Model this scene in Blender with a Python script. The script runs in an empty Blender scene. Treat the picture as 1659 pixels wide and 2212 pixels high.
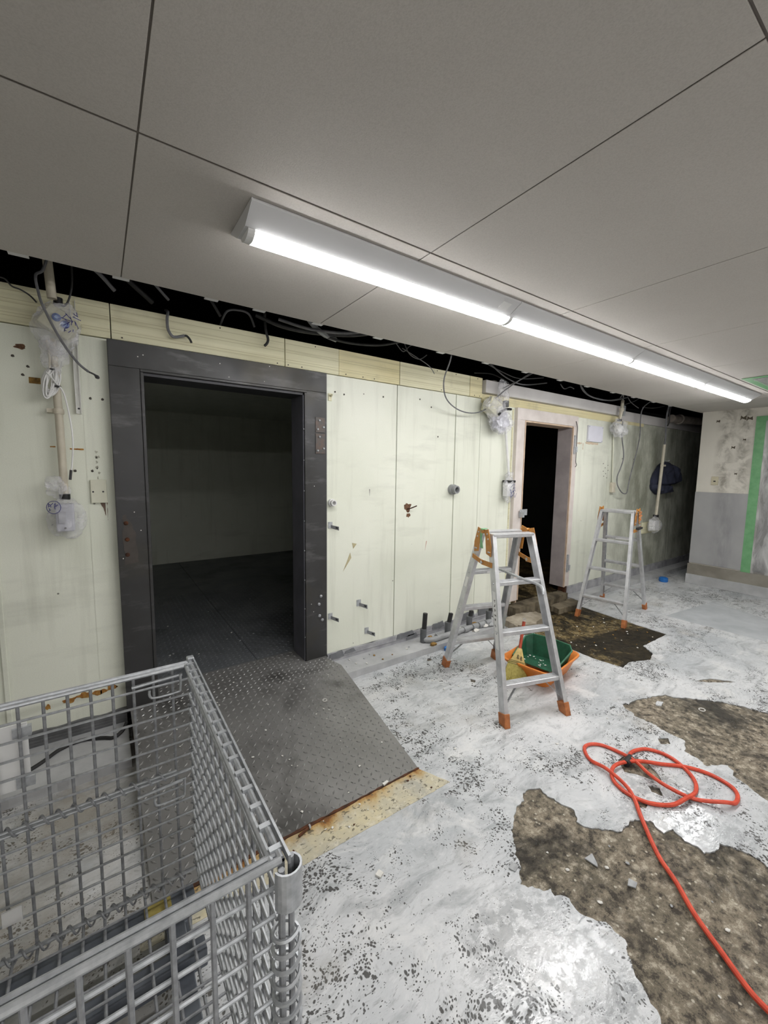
import bpy, bmesh, math, random
from mathutils import Vector, Matrix, noise
from mathutils.geometry import tessellate_polygon
random.seed(7)
PI = math.pi
scene = bpy.context.scene
COL = scene.collection

# ------------------------------------------------------------------ camera, world, exposure
CAM_H, CEIL, WALL_Y, EDGE_Y = 1.45, 2.227, 2.55, 2.105
yaw, pitch, roll = math.radians(34.781), math.radians(-6.006), math.radians(0.785)
fwd = Vector((math.sin(yaw)*math.cos(pitch), math.cos(yaw)*math.cos(pitch), math.sin(pitch)))
rgt = Vector((math.cos(yaw), -math.sin(yaw), 0)); upv = rgt.cross(fwd)
r2 = math.cos(roll)*rgt + math.sin(roll)*upv; u2 = -math.sin(roll)*rgt + math.cos(roll)*upv
cam_data = bpy.data.cameras.new('camera'); cam = bpy.data.objects.new('camera', cam_data); COL.objects.link(cam)
cam_data.sensor_fit = 'HORIZONTAL'; cam_data.sensor_width = 36; cam_data.lens = 36*882.7/1659
cam_data.clip_start = 0.02
mw = Matrix((r2, u2, -fwd)).transposed().to_4x4(); mw.translation = (0, 0, CAM_H); cam.matrix_world = mw
scene.camera = cam
world = bpy.data.worlds.new('world'); scene.world = world; world.use_nodes = True
world.node_tree.nodes['Background'].inputs[0].default_value = (0.0, 0.0, 0.0, 1)
LAMP = 49.0
vs = scene.view_settings
vs.view_transform = 'Standard'; vs.look = 'None'; vs.exposure = 0.0; vs.gamma = 1.0; vs.use_curve_mapping = False

# ------------------------------------------------------------------ materials
def hexc(h):
    h = h.lstrip('#'); c = [int(h[i:i+2], 16)/255 for i in (0, 2, 4)]
    return tuple(x/12.92 if x <= .04045 else ((x+.055)/1.055)**2.4 for x in c) + (1,)
class NT:
    def __init__(s, name):
        s.m = bpy.data.materials.new(name); s.m.use_nodes = True; s.t = s.m.node_tree
        s.b = s.t.nodes['Principled BSDF']; s.o = s.t.nodes['Material Output']
    def n(s, typ, ins=None, **kw):
        x = s.t.nodes.new(typ)
        for k, v in kw.items(): setattr(x, k, v)
        for k, v in (ins or {}).items(): s.set(x.inputs[k], v)
        return x
    def set(s, sock, v):
        if isinstance(v, bpy.types.NodeSocket): s.t.links.new(v, sock)
        else: sock.default_value = v
    def pos(s, world=True):
        if world: return s.n('ShaderNodeNewGeometry').outputs['Position']
        return s.n('ShaderNodeTexCoord').outputs['Object']
    def sc(s, v, sx, sy, sz):
        return s.n('ShaderNodeVectorMath', {0: v, 1: (sx, sy, sz)}, operation='MULTIPLY').outputs[0]
    def noise(s, v, scale, detail=4, rough=.55, dist=0.):
        return s.n('ShaderNodeTexNoise', {'Vector': v, 'Scale': scale, 'Detail': detail, 'Roughness': rough, 'Distortion': dist}).outputs[0]
    def voro(s, v, scale, feat='F1'):
        return s.n('ShaderNodeTexVoronoi', {'Vector': v, 'Scale': scale}, feature=feat).outputs[0]
    def ramp(s, f, a, b, lo=0., hi=1.):
        return s.n('ShaderNodeMapRange', {0: f, 1: a, 2: b, 3: lo, 4: hi}, clamp=True).outputs[0]
    def mix(s, f, a, b):
        x = s.n('ShaderNodeMix', data_type='RGBA'); s.set(x.inputs[0], f); s.set(x.inputs[6], a); s.set(x.inputs[7], b); return x.outputs[2]
    def math(s, op, a, b=0.):
        return s.n('ShaderNodeMath', {0: a, 1: b}, operation=op).outputs[0]
    def xyz(s, v): return s.n('ShaderNodeSeparateXYZ', {0: v}).outputs
    def bump(s, h, st, d=.01):
        s.set(s.b.inputs['Normal'], s.n('ShaderNodeBump', {'Strength': st, 'Distance': d, 'Height': h}).outputs[0])
    def out(s, col, rough=.6, metal=0., spec=.5):
        s.set(s.b.inputs['Base Color'], col); s.set(s.b.inputs['Roughness'], rough); s.set(s.b.inputs['Metallic'], metal)
        s.b.inputs['Specular IOR Level'].default_value = spec
        return s.m
MATS = {}
def plain(name, a, b=None, scale=8, rough=.55, metal=0., bump=0., bscale=60, spec=.5, lo=.35, hi=.65):
    if name in MATS: return MATS[name]
    t = NT(name); p = t.pos(False)
    c = hexc(a)
    if b: c = t.mix(t.ramp(t.noise(p, scale, 6), lo, hi), hexc(a), hexc(b))
    if bump: t.bump(t.noise(p, bscale, 4), bump, .004)
    MATS[name] = t.out(c, rough, metal, spec); return MATS[name]

def wall_mat(name, base, alt, grime):
    t = NT(name); p = t.pos(); x, y, z = t.xyz(p)[0:3]
    c = t.mix(t.ramp(t.noise(p, 1.3, 5), .35, .7), hexc(base), hexc(alt))
    streak = t.noise(t.sc(p, 9, 9, .7), 1.6, 5, .6)                     # vertical runs of dirt
    c = t.mix(t.math('MULTIPLY', t.ramp(streak, .52, .8), .36), c, hexc('#a6a797'))
    smear = t.noise(t.sc(p, .8, 1, 3.4), 1.7, 6, .62)                   # wiped grey smears
    c = t.mix(t.math('MULTIPLY', t.ramp(smear, .58, .78), .3), c, hexc('#9a9c90'))
    # mould growing on the panels beyond the second doorway
    mz = t.math('MULTIPLY', t.ramp(x, 4.5, 5.8), t.ramp(t.noise(t.sc(p, 2.2, 2, 1.1), 1.5, 7, .68), .28, .62))
    c = t.mix(t.math('MULTIPLY', mz, .8), c, hexc(grime))
    vd = t.voro(t.sc(p, 1, 1, 1), 5.5)
    c = t.mix(t.ramp(vd, .022, .034, .8, 0.), c, hexc('#4d4a3e'))
    c = t.mix(t.math('MULTIPLY', t.ramp(t.noise(p, 260, 2), .45, .75), .12), c, hexc('#8b8c7e'))
    t.bump(t.noise(p, 60, 3), .06, .004)
    return t.out(c, .5, 0, .4)
M_WALL = wall_mat('panel_cream_green', '#e7e9dc', '#dcdfd0', '#6d6f5e')
M_FASCIA = None
def fascia_mat(name, a, b):
    t = NT(name); p = t.pos(); z = t.xyz(p)[2]
    c = t.mix(t.ramp(t.noise(p, 2.2, 5), .35, .65), hexc(a), hexc(b))
    st = t.noise(t.sc(p, .5, 1, 26), 3., 4)
    c = t.mix(t.math('MULTIPLY', t.ramp(st, .5, .72), .4), c, hexc('#a39a72'))
    c = t.mix(t.math('MULTIPLY', t.ramp(t.noise(p, 5, 6), .6, .78), .35), c, hexc('#86806a'))
    return t.out(c, .55, 0, .4)
M_FASCIA = fascia_mat('fascia_cream', '#e0dcbd', '#d8d4b4')
M_FASCIA_Y = fascia_mat('fascia_yellowed', '#ddd5ae', '#d6cc9f')
M_FASCIA_W = plain('lintel_white', '#cbc8c6', '#bdbab8', 3)

def ceil_mat():
    t = NT('ceiling_board'); p = t.pos()
    c = t.mix(t.ramp(t.noise(p, .9, 4), .3, .7), hexc('#c5c0ba'), hexc('#bab5af'))
    c = t.mix(t.math('MULTIPLY', t.ramp(t.noise(p, 240, 2), .4, .7), .16), c, hexc('#7c7872'))
    c = t.mix(t.ramp(t.voro(t.sc(p, 1, 1, 0), 2.1), .008, .014, .85, 0.), c, hexc('#6a5648'))
    sm = t.noise(t.sc(p, 2., 5, 1), 2.4, 6, .65)
    c = t.mix(t.math('MULTIPLY', t.ramp(sm, .68, .8), .4), c, hexc('#8a8680'))
    t.bump(t.noise(p, 300, 2), .12, .003)
    return t.out(c, .8, 0, .25)
M_CEIL = ceil_mat()
M_DARK = plain('plenum_black', '#0b0b0b', rough=.95, spec=.1)  # near-black puts the unlit depth of void and corridor into the colour

def coat_mat():
    t = NT('floor_coating'); p = t.pos(); x, y, z = t.xyz(p)[0:3]
    warp = t.n('ShaderNodeVectorMath', {0: p, 1: t.n('ShaderNodeVectorMath', {0: t.n('ShaderNodeTexNoise', {'Vector': p, 'Scale': 3., 'Detail': 3}).outputs['Color'], 1: (.16,.16,0)}, operation='MULTIPLY').outputs[0]}, operation='ADD').outputs[0]
    big = t.noise(p, 1.1, 5, .6)
    c = t.mix(t.ramp(big, .36, .64), hexc('#abafb2'), hexc('#d4d5d6'))
    sw = t.noise(t.sc(warp, 1.5, 4.5, 1), 2.6, 8, .65, 1.0)                   # trowel and scraper swirls
    c = t.mix(t.math('MULTIPLY', t.ramp(sw, .49, .66), .7), c, hexc('#8c9092'))
    c = t.mix(t.math('MULTIPLY', t.ramp(t.noise(warp, 4.5, 8, .7, .6), .53, .66), .7), c, hexc('#d9d9d8'))
    fine = t.noise(t.sc(warp, 1, 1.8, 1), 34, 5, .7)
    c = t.mix(t.math('MULTIPLY', t.ramp(fine, .55, .75), .5), c, hexc('#dededd')); c = t.mix(t.math('MULTIPLY', t.ramp(fine, .44, .30), .5), c, hexc('#6a6b6b'))
    # pits broken through the coating, showing the dark aggregate
    dens = t.noise(p, 2.6, 5, .62)
    thr = t.ramp(t.math('ADD', t.math('MULTIPLY', dens, .75), t.math('MULTIPLY', t.noise(p, 17, 3), .5)), .50, .74, -.10, .44)
    def dots(v, sc_): return t.ramp(t.math('SUBTRACT', t.voro(v, sc_), thr), -.10, .0, 1., 0.)
    pm = t.math('MAXIMUM', dots(t.sc(warp, 1.25, 1., 1), 60), dots(t.sc(warp, 1., 1.5, 1), 100))
    scr = t.ramp(t.noise(t.sc(warp, 3, 15, 1), 5, 5, .6, 1.), .63, .68)
    scr = t.math('MULTIPLY', scr, t.ramp(t.noise(p, 2.7, 3), .45, .6))
    pm = t.math('MAXIMUM', pm, t.math('MULTIPLY', scr, .9))
    c = t.mix(t.math('MULTIPLY', pm, .92), c, hexc('#2f2d29'))
    c = t.mix(t.math('MULTIPLY', t.ramp(t.noise(p, 3.3, 6), .58, .75), .35), c, hexc('#857b68'))
    dirt = t.math('MULTIPLY', t.ramp(x, .30, -.05), t.ramp(t.noise(p, 3.4, 6, .65), .30, .60))          # brown dirt trodden in left of the ramp
    c = t.mix(t.math('MULTIPLY', dirt, .72), c, hexc('#857d6e'))
    # wet areas, mopped and not yet dry
    def blob(cx, cy, r):
        d = t.n('ShaderNodeVectorMath', {0: p, 1: (cx, cy, 0)}, operation='DISTANCE').outputs['Value']
        return t.ramp(d, r*.3, r, 1., 0.)
    wet = t.math('MAXIMUM', t.math('MAXIMUM', blob(1.02, .56, .36), blob(1.98, .60, .34)), t.math('MAXIMUM', blob(.85, .40, .36), blob(1.6, .62, .2)))
    wet = t.math('MULTIPLY', t.ramp(t.math('ADD', wet, t.math('MULTIPLY', t.noise(p, 11, 5), .8)), .70, 1.0), t.ramp(t.noise(p, 26, 5, .7), .40, .52))
    hgt = t.math('SUBTRACT', t.math('ADD', t.math('MULTIPLY', fine, .6), t.math('MULTIPLY', sw, .4)), t.math('MULTIPLY', pm, .5))
    t.bump(hgt, t.math('SUBTRACT', .5, t.math('MULTIPLY', wet, .35)), .0055)
    rough = t.math('ADD', t.ramp(big, .3, .7, .46, .34), t.math('MULTIPLY', pm, .2))
    rough = t.math('SUBTRACT', rough, t.math('MULTIPLY', wet, .36))
    c = t.mix(t.math('MULTIPLY', wet, .35), c, hexc('#7f8284'))
    return t.out(c, t.math('MAXIMUM', rough, .06), 0, .6)
M_COAT = coat_mat()
def slab_mat(name, c1, c2, c3, wetc, wet_lo, wet_hi, dk, rw, spec=.4):
    t = NT(name); p = t.pos()
    c = t.mix(t.ramp(t.noise(p, 3.2, 6, .6), .38, .62), hexc(c1), hexc(c2))
    ag = t.noise(p, 22, 7, .8)
    c = t.mix(t.math('MULTIPLY', t.ramp(ag, .53, .60), .8), c, hexc(c3))
    c = t.mix(t.math('MULTIPLY', t.ramp(ag, .49, .41), .95), c, hexc(dk))
    c = t.mix(t.math('MULTIPLY', t.ramp(t.noise(p, 6.5, 7, .75, .6), .52, .62), .7), c, hexc(dk))
    c = t.mix(t.ramp(t.voro(p, 30), .10, .16, .9, 0.), c, hexc('#c6c0b0'))
    w = t.ramp(t.noise(p, 1.8, 7, .68, .6), wet_lo, wet_hi)
    c = t.mix(t.math('MULTIPLY', w, .85), c, hexc(wetc))
    t.bump(ag, .8, .012)
    return t.out(c, t.ramp(w, 0, 1, .5, rw), 0, spec)
M_SLAB = slab_mat('bare_aggregate', '#766e5e', '#8f8472', '#c0b6a4', '#282622', .51, .61, '#38332c', .26)
M_PIT = slab_mat('pit_concrete', '#5a4d33', '#7a6a47', '#8d7e5a', '#0b0a08', .43, .51, '#241e14', .5, .2)
M_CURB = plain('curb_paint', '#b9babb', '#a0a1a2', 5, .5, bump=.2)
M_BASE = plain('vinyl_base', '#a9a9ac', '#86878b', 9, .5)
M_BASE_D = plain('black_base', '#6f7071', '#5a5b5c', 12, .5)
M_RUB = plain('broken_concrete', '#7c725e', '#3d3527', 7, .75, bump=.7, bscale=40)
M_CREAM = None
def cream_mat():
    t = NT('cream_strip'); p = t.pos(); x, y, z = t.xyz(p)[0:3]
    c = t.mix(t.ramp(t.noise(p, 5, 7, .65), .38, .62), hexc('#c9bf9f'), hexc('#a8a598'))
    c = t.mix(t.math('MULTIPLY', t.ramp(t.noise(p, 30, 5, .7), .52, .68), .6), c, hexc('#dcd6c4'))
    e = t.math('ADD', y, t.math('MULTIPLY', t.math('SUBTRACT', t.noise(t.sc(p, 1.6, 1, 1), 5, 6, .65), .5), .20))
    e = t.math('SUBTRACT', e, t.math('MULTIPLY', x, .022))
    c = t.mix(t.math('MULTIPLY', t.ramp(e, 1.335, 1.385), .75), c, hexc('#b08a3c'))       # rust run off the plate edge
    c = t.mix(t.math('MULTIPLY', t.ramp(e, 1.375, 1.405), .9), c, hexc('#8a5418'))
    c = t.mix(t.ramp(e, 1.395, 1.43), c, hexc('#3a1b0c'))
    c = t.mix(t.math('MULTIPLY', t.ramp(t.noise(t.sc(p, 1, 1.5, 1), 44, 4, .62, .8), .58, .63), .8), c, hexc('#4b463b'))
    t.bump(t.noise(p, 50, 4), .3, .006)
    return t.out(c, .5)
M_CREAM = cream_mat()
def plate_mat(name, a, b, blotch, r0, r1):
    t = NT(name); p = t.pos()
    c = t.mix(t.ramp(t.noise(p, 3.2, 6, .6), .35, .65), hexc(a), hexc(b))
    c = t.mix(t.math('MULTIPLY', t.ramp(t.noise(p, 2.3, 5, .6, .4), .52, .68), .75), c, hexc(blotch))  # darker blotches at random over the plate
    r = t.ramp(t.noise(p, 2.1, 5), .35, .65, r0, r1)
    return t.out(c, r, .3, .6)
M_PLATE = plate_mat('checker_plate', '#757472', '#868583', '#312f2c', .28, .45)
M_PLATE_IN = plate_mat('inner_plate', '#737679', '#63666a', '#45474a', .4, .55)
M_COLD = wall_mat('cold_room_panel', '#dadccf', '#d0d3c5', '#8f907e')
M_SIDE = plain('side_room_shade', '#2b2926', '#211f1d', 4, .8)  # near-black walls put the side room's darkness into their colour
M_LUG = plain('worn_lug', '#9b9b99', '#7d7d7b', 30, .33, .45)
M_RUST = plain('rusty_edge', '#5b3216', '#2b1a0e', 25, .85)
def frame_mat():
    t = NT('door_frame_steel'); p = t.pos(); z = t.xyz(p)[2]
    c = t.mix(t.ramp(t.noise(p, 3, 5), .35, .65), hexc('#434344'), hexc('#3a3a39'))
    c = t.mix(t.math('MULTIPLY', t.ramp(t.noise(t.sc(p, 2, 2, 8), 1.6, 6, .6), .55, .72), .5), c, hexc('#7a7a7a'))
    c = t.mix(t.math('MULTIPLY', t.ramp(t.noise(p, 2.2, 6), .5, .7), .6), c, hexc('#4a463c'))
    return t.out(c, t.ramp(t.noise(p, 6, 4), .3, .7, .38, .55), .45)
M_FRAME = frame_mat()
M_FRAME2 = plain('door_frame_pale', '#dcd4cf', '#ccc3bd', 6, .5)
M_WOOD = plain('frame_bare_wood', '#d2bda8', '#bfa68d', 14, .65)
M_GALV = plain('galvanised', '#c2c5c8', '#a0a3a6', 60, .42, .45, lo=.3, hi=.7)
M_WIRE_D = plain('zinc_wire_dark', '#a2a4a7', '#888a8d', 60, .48, .4)
M_ALU = plain('aluminium', '#d2d3d5', '#bcbdbf', 18, .36, .5)
M_ORANGE = plain('orange_bracket', '#bd8238', '#a56f30', 25, .5)
M_ORANGE_F = plain('orange_rubber', '#b5703f', '#975a30', 30, .6)
M_TUB = plain('tub_orange', '#e58a3c', '#d67a2f', 12, .4)
M_GREEN = plain('scoop_green', '#1f5a41', '#17452f', 20, .5)
M_CORD = plain('red_cable', '#d8543a', '#c4452f', 40, .5)
M_BLACK = plain('black_rubber', '#1c1c1d', '#262626', 30, .6)
M_GREYC = plain('grey_cable', '#77777a', '#5f6062', 20, .5)
M_DCAB = plain('dark_cable', '#3a3a3b', '#2c2c2c', 20, .6)
M_PVC = plain('grey_pvc', '#9a9c9d', '#87898a', 10, .4)
M_PVCD = plain('dark_pvc', '#5c5e60', '#4c4e50', 10, .4)
M_IVORY = plain('ivory_conduit', '#cfc8b6', '#beb7a5', 12, .45)
M_WHITE = plain('white_plastic', '#e6e6e4', '#d9d9d8', 10, .4)
M_BOXG = plain('switch_box_grey', '#b9bac4', '#aaabb6', 12, .45)
M_BLUE = plain('blue_knob', '#2c5cab', '#234c92', 20, .4)
M_BLUEC = plain('blue_cap', '#2674c4', '#1d61a8', 30, .4)
M_INK = plain('blue_ink', '#27296f', rough=.5)
M_INKB = plain('black_ink', '#2a2420', rough=.6)
M_STRAW = plain('straw', '#c9bb6e', '#a3964e', 60, .7)
M_STRAW2 = plain('straw_binding', '#d6c07e', '#bfa564', 40, .65)
M_REDH = plain('red_handle', '#b4492e', '#9a3b25', 20, .5)
M_TAPEG = plain('green_tape', '#74a979', '#639a6a', 14, .5)
M_TAPEK = plain('black_tape', '#131316', rough=.35)
M_CHIP = plain('white_chip', '#dedcd6', '#c5c3bc', 30, .6)
M_SHARD = plain('grey_shard', '#a8aaab', '#8e9091', 30, .6)
M_NAVY = plain('navy_cloth', '#32364a', '#262939', 9, .9, bump=.3, bscale=200)
M_RUSTS = plain('rust_stain', '#b58a45', '#8a5522', 70, .8)
M_FOAM = plain('brown_foam', '#9c7a3f', '#5c4423', 60, .9, bump=.6)
M_TORN = plain('torn_hole', '#7a5a42', '#523a2a', 90, .9, bump=.6)
M_PIPE_OLD = plain('old_pipe', '#8f857c', '#6a625b', 8, .7)
M_LAMPB = plain('lamp_body', '#cdcdce', rough=.35)
M_YEL = plain('yellow_tape', '#b7a65a', '#8f8247', 30, .6)
M_GREYBOARD = None
def board_mat():
    t = NT('grey_board'); p = t.pos(); x, y, z = t.xyz(p)[0:3]
    c = t.mix(t.ramp(t.noise(p, 2, 5), .35, .65), hexc('#a3a3a3'), hexc('#989899'))
    s = t.math('MULTIPLY', t.ramp(t.math('ABSOLUTE', t.math('SUBTRACT', y, 1.74)), 0, .16, 1, 0), t.ramp(t.noise(t.sc(p, 6, 6, 2), 1.5, 6), .35, .65))
    c = t.mix(t.math('MULTIPLY', s, .55), c, hexc('#55555c'))
    return t.out(c, .5)
M_GREYBOARD = board_mat()
def endwall_mat():
    t = NT('end_wall_white'); p = t.pos(); x, y, z = t.xyz(p)[0:3]
    c = t.mix(t.ramp(t.noise(p, 2, 5), .35, .65), hexc('#d6d2c8'), hexc('#cbc7bd'))
    colm = t.math('MAXIMUM', t.ramp(t.math('ABSOLUTE', t.math('SUBTRACT', y, 1.80)), 0.02, .12, 1, 0), t.ramp(t.math('ABSOLUTE', t.math('SUBTRACT', y, 1.63)), 0.02, .11, 1, 0))
    colm = t.math('MULTIPLY', colm, t.ramp(z, 1.1, 1.3))
    nz = t.ramp(t.noise(p, 7, 7, .68, .5), .42, .62)
    c = t.mix(t.math('MULTIPLY', t.math('MULTIPLY', colm, nz), .7), c, hexc('#6d675c'))
    return t.out(c, .7)
M_ENDW = endwall_mat()
M_ROOMW = plain('room_wall_pale', '#cfccc4', '#c4c1b9', 3, .7)
M_PLINTH = plain('raw_plinth', '#8e8a80', '#7a756b', 4, .7, bump=.3)
M_GLASSD = plain('dim_doorway', '#6b6b6a', '#5c5c5b', 2, .4)

def film_mat(name, alpha, tint, rough=.18, st=(1,1,1), fs=22):
    t = NT(name)
    tr = t.n('ShaderNodeBsdfTransparent', {'Color': (.97, .97, .97, 1)})
    p = t.pos(False)
    t.set(t.b.inputs['Base Color'], hexc(tint)); t.b.inputs['Roughness'].default_value = rough
    t.b.inputs['Specular IOR Level'].default_value = .8
    t.bump(t.noise(t.sc(p, 1, 1, .5), 16, 3), .35, .01)
    f = t.ramp(t.noise(t.sc(p, *st), fs, 5, .6, .8), .35, .7, alpha*.45, alpha*1.7)
    mx = t.n('ShaderNodeMixShader'); t.set(mx.inputs[0], f)
    t.t.links.new(tr.outputs[0], mx.inputs[1]); t.t.links.new(t.b.outputs[0], mx.inputs[2]); t.t.links.new(mx.outputs[0], t.o.inputs[0])
    return t.m
M_BAG = film_mat('clear_bag', .24, '#f2f2f7', .12, (1,1,1), 13)  # white flecks in the opacity stand in for crinkle highlights
M_SHEET = film_mat('plastic_sheet', .42, '#e6e6e6', .2, (1,4.5,1.0), 2.4)
def emit_mat():
    t = NT('led_diffuser')
    t.b.inputs['Base Color'].default_value = (.9, .9, .9, 1)
    t.b.inputs['Emission Color'].default_value = (1., .99, .985, 1); t.b.inputs['Emission Strength'].default_value = LAMP
    return t.m
M_LED = emit_mat()

# ------------------------------------------------------------------ mesh helpers
class MB:
    def __init__(s): s.v = []; s.f = []; s.sm = False
    def add(s, vs, fs):
        o = len(s.v); s.v += [tuple(v) for v in vs]; s.f += [tuple(i+o for i in f) for f in fs]; return s
    def box(s, x0, x1, y0, y1, z0, z1):
        return s.add([(x0,y0,z0),(x1,y0,z0),(x1,y1,z0),(x0,y1,z0),(x0,y0,z1),(x1,y0,z1),(x1,y1,z1),(x0,y1,z1)],
                     [(3,2,1,0),(4,5,6,7),(0,1,5,4),(1,2,6,5),(2,3,7,6),(3,0,4,7)])
    def beam(s, a, b, w, d, side=(1,0,0)):
        a, b = Vector(a), Vector(b); t = (b-a).normalized(); x = Vector(side); x = (x - t*x.dot(t)).normalized(); y = t.cross(x)
        vs = [q + x*sx*w/2 + y*sy*d/2 for q in (a, b) for sx, sy in ((-1,-1),(1,-1),(1,1),(-1,1))]
        return s.add(vs, [(3,2,1,0),(4,5,6,7),(0,1,5,4),(1,2,6,5),(2,3,7,6),(3,0,4,7)])
    def tube(s, pts, r, n=8, cap=True, closed=False):
        pts = [Vector(p) for p in pts]; N = len(pts); rs = r if isinstance(r, (list, tuple)) else [r]*N
        vs = []; fs = []; prev = None
        for i, p in enumerate(pts):
            if closed: t = pts[(i+1) % N] - pts[i-1]
            else: t = pts[min(i+1, N-1)] - pts[max(i-1, 0)]
            t.normalize()
            if prev is None:
                a = Vector((0,0,1)) if abs(t.z) < .9 else Vector((1,0,0)); x = t.cross(a).normalized()
            else:
                x = prev - t*prev.dot(t)
                x = x.normalized() if x.length > 1e-6 else t.orthogonal().normalized()
            prev = x; y = t.cross(x)
            vs += [p + (x*math.cos(2*PI*k/n) + y*math.sin(2*PI*k/n))*rs[i] for k in range(n)]
        for i in range(N if closed else N-1):
            j = (i+1) % N
            fs += [(i*n+k, i*n+(k+1) % n, j*n+(k+1) % n, j*n+k) for k in range(n)]
        if cap and not closed: fs += [tuple(range(n-1, -1, -1)), tuple((N-1)*n+k for k in range(n))]
        s.sm = True
        return s.add(vs, fs)
    def prism(s, poly, d):            # poly: 3d points in a plane, d: extrusion vector
        n = len(poly); d = Vector(d); a = [Vector(p) for p in poly]; b = [p + d for p in a]
        return s.add(a+b, [tuple(range(n-1,-1,-1)), tuple(range(n, 2*n))] + [(i, (i+1) % n, n+(i+1) % n, n+i) for i in range(n)])
    def lathe(s, prof, c, axis='z', n=16):
        c = Vector(c); vs = []; fs = []
        for r, h in prof:
            for k in range(n):
                a, b = r*math.cos(2*PI*k/n), r*math.sin(2*PI*k/n)
                vs.append(c + (Vector((a,b,h)) if axis == 'z' else Vector((a,h,b)) if axis == 'y' else Vector((h,a,b))))
        m = len(prof)
        for i in range(m-1): fs += [(i*n+k, i*n+(k+1) % n, (i+1)*n+(k+1) % n, (i+1)*n+k) for k in range(n)]
        fs += [tuple(range(n)), tuple((m-1)*n+k for k in range(n))]
        s.sm = True
        return s.add(vs, fs)
    def mesh(s, name):
        me = bpy.data.meshes.new(name); me.from_pydata(s.v, [], s.f)
        bm = bmesh.new(); bm.from_mesh(me); bmesh.ops.recalc_face_normals(bm, faces=bm.faces); bm.to_mesh(me); bm.free()
        return me
WM = {}
def smooth(me, ang=40):
    for p in me.polygons: p.use_smooth = True
    me.set_sharp_from_angle(angle=math.radians(ang))
def link(name, me, mat, parent=None, loc=None, sm=None):
    o = bpy.data.objects.new(name, me); COL.objects.link(o)
    if mat and not me.materials: me.materials.append(mat)
    if parent is not None:
        o.parent = parent
    if loc is not None: o.location = loc
    WM[o] = (WM.get(parent, Matrix()) if parent is not None else Matrix()) @ Matrix.Translation(loc or (0,0,0))
    return o
def obj(name, mb, mat, parent=None, world=True, bevel=0., sm=None):
    """one mesh object; vertices are given in world space unless world=False"""
    if isinstance(mb, MB):
        me = mb.mesh(name); do = mb.sm if sm is None else sm
    else: me = mb; do = bool(sm)
    if bevel:
        bm = bmesh.new(); bm.from_mesh(me); es = [e for e in bm.edges if len(e.link_faces) == 2 and e.calc_face_angle(0) > .6]
        bmesh.ops.bevel(bm, geom=es, offset=bevel, segments=2, profile=.5, affect='EDGES', clamp_overlap=True); bm.to_mesh(me); bm.free()
    if parent is None and world:
        c = Vector([ (min(v.co[i] for v in me.vertices)+max(v.co[i] for v in me.vertices))/2 for i in range(2)] + [min(v.co.z for v in me.vertices)])
        me.transform(Matrix.Translation(-c))
        if do: smooth(me)
        return link(name, me, mat, None, c)
    if parent is not None and world: me.transform(WM[parent].inverted())
    if do: smooth(me)
    return link(name, me, mat, parent)
def tag(o, label=None, cat=None, group=None, kind=None):
    if label: o['label'] = label
    if cat: o['category'] = cat
    if group: o['group'] = group
    if kind: o['kind'] = kind
    return o
def thing(name, label, cat, loc, rz=0., group=None):
    o = bpy.data.objects.new(name, None); COL.objects.link(o); o.location = loc; o.rotation_euler = (0, 0, rz)
    o.empty_display_size = .05
    WM[o] = Matrix.Translation(loc) @ Matrix.Rotation(rz, 4, 'Z'); return tag(o, label, cat, group)
def struct(name, label=None, loc=(0,0,0)):
    o = bpy.data.objects.new(name, None); COL.objects.link(o); o.location = loc; WM[o] = Matrix.Translation(loc)
    return tag(o, label, None, None, 'structure')
def catmull(pts, k=6, closed=False):
    pts = [Vector(p) for p in pts]; n = len(pts); out = []
    for i in range(n if closed else n-1):
        if closed: p0, p1, p2, p3 = pts[i-1], pts[i], pts[(i+1) % n], pts[(i+2) % n]
        else: p0, p1, p2, p3 = pts[max(i-1,0)], pts[i], pts[i+1], pts[min(i+2,n-1)]
        for j in range(k):
            t = j/k
            out.append(.5*((2*p1) + (p2-p0)*t + (2*p0-5*p1+4*p2-p3)*t*t + (3*p1-p0-3*p2+p3)*t**3))
    if not closed: out.append(pts[-1])
    return out
def ragged(poly, amp, step=.015, seed=0., closed=True):
    out = []; n = len(poly)
    for i in range(n):
        a = Vector((*poly[i], 0)); b = Vector((*poly[(i+1) % n], 0)); d = b-a; m = max(1, int(d.length/step)); nn = Vector((-d.y, d.x, 0)).normalized()
        for j in range(m):
            p = a + d*j/m; q = Vector((p.x*26+seed, p.y*26, seed)); q2 = Vector((p.x*90+seed, p.y*90, seed+5))
            p = p + nn*(noise.noise(q)*amp + noise.noise(q2)*amp*.5)
            out.append((p.x, p.y))
    return out
def plate_holes(outer, holes, z0, z1):
    """flat sheet with holes, top at z1, with real edges down to z0"""
    loops = [[Vector((x, y, 0)) for x, y in l] for l in [outer]+holes]
    tris = tessellate_polygon(loops); flat = [p for l in loops for p in l]; n = len(flat)
    mb = MB(); mb.add([(p.x, p.y, z1) for p in flat]+[(p.x, p.y, z0) for p in flat], list(tris))
    o = 0
    for l in loops:
        m = len(l); mb.f += [(o+i, o+(i+1) % m, n+o+(i+1) % m, n+o+i) for i in range(m)]; o += m
    return mb
def helix(p0, p1, r, pitch, rw, axis_x, n=12):
    p0, p1 = Vector(p0), Vector(p1); t = (p1-p0).normalized(); x = Vector(axis_x); y = t.cross(x); L = (p1-p0).length; m = int(L/pitch*n)
    return MB().tube([p0 + t*(L*i/m) + (x*math.cos(2*PI*i/n)+y*math.sin(2*PI*i/n))*r for i in range(m+1)], rw, 5)
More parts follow.
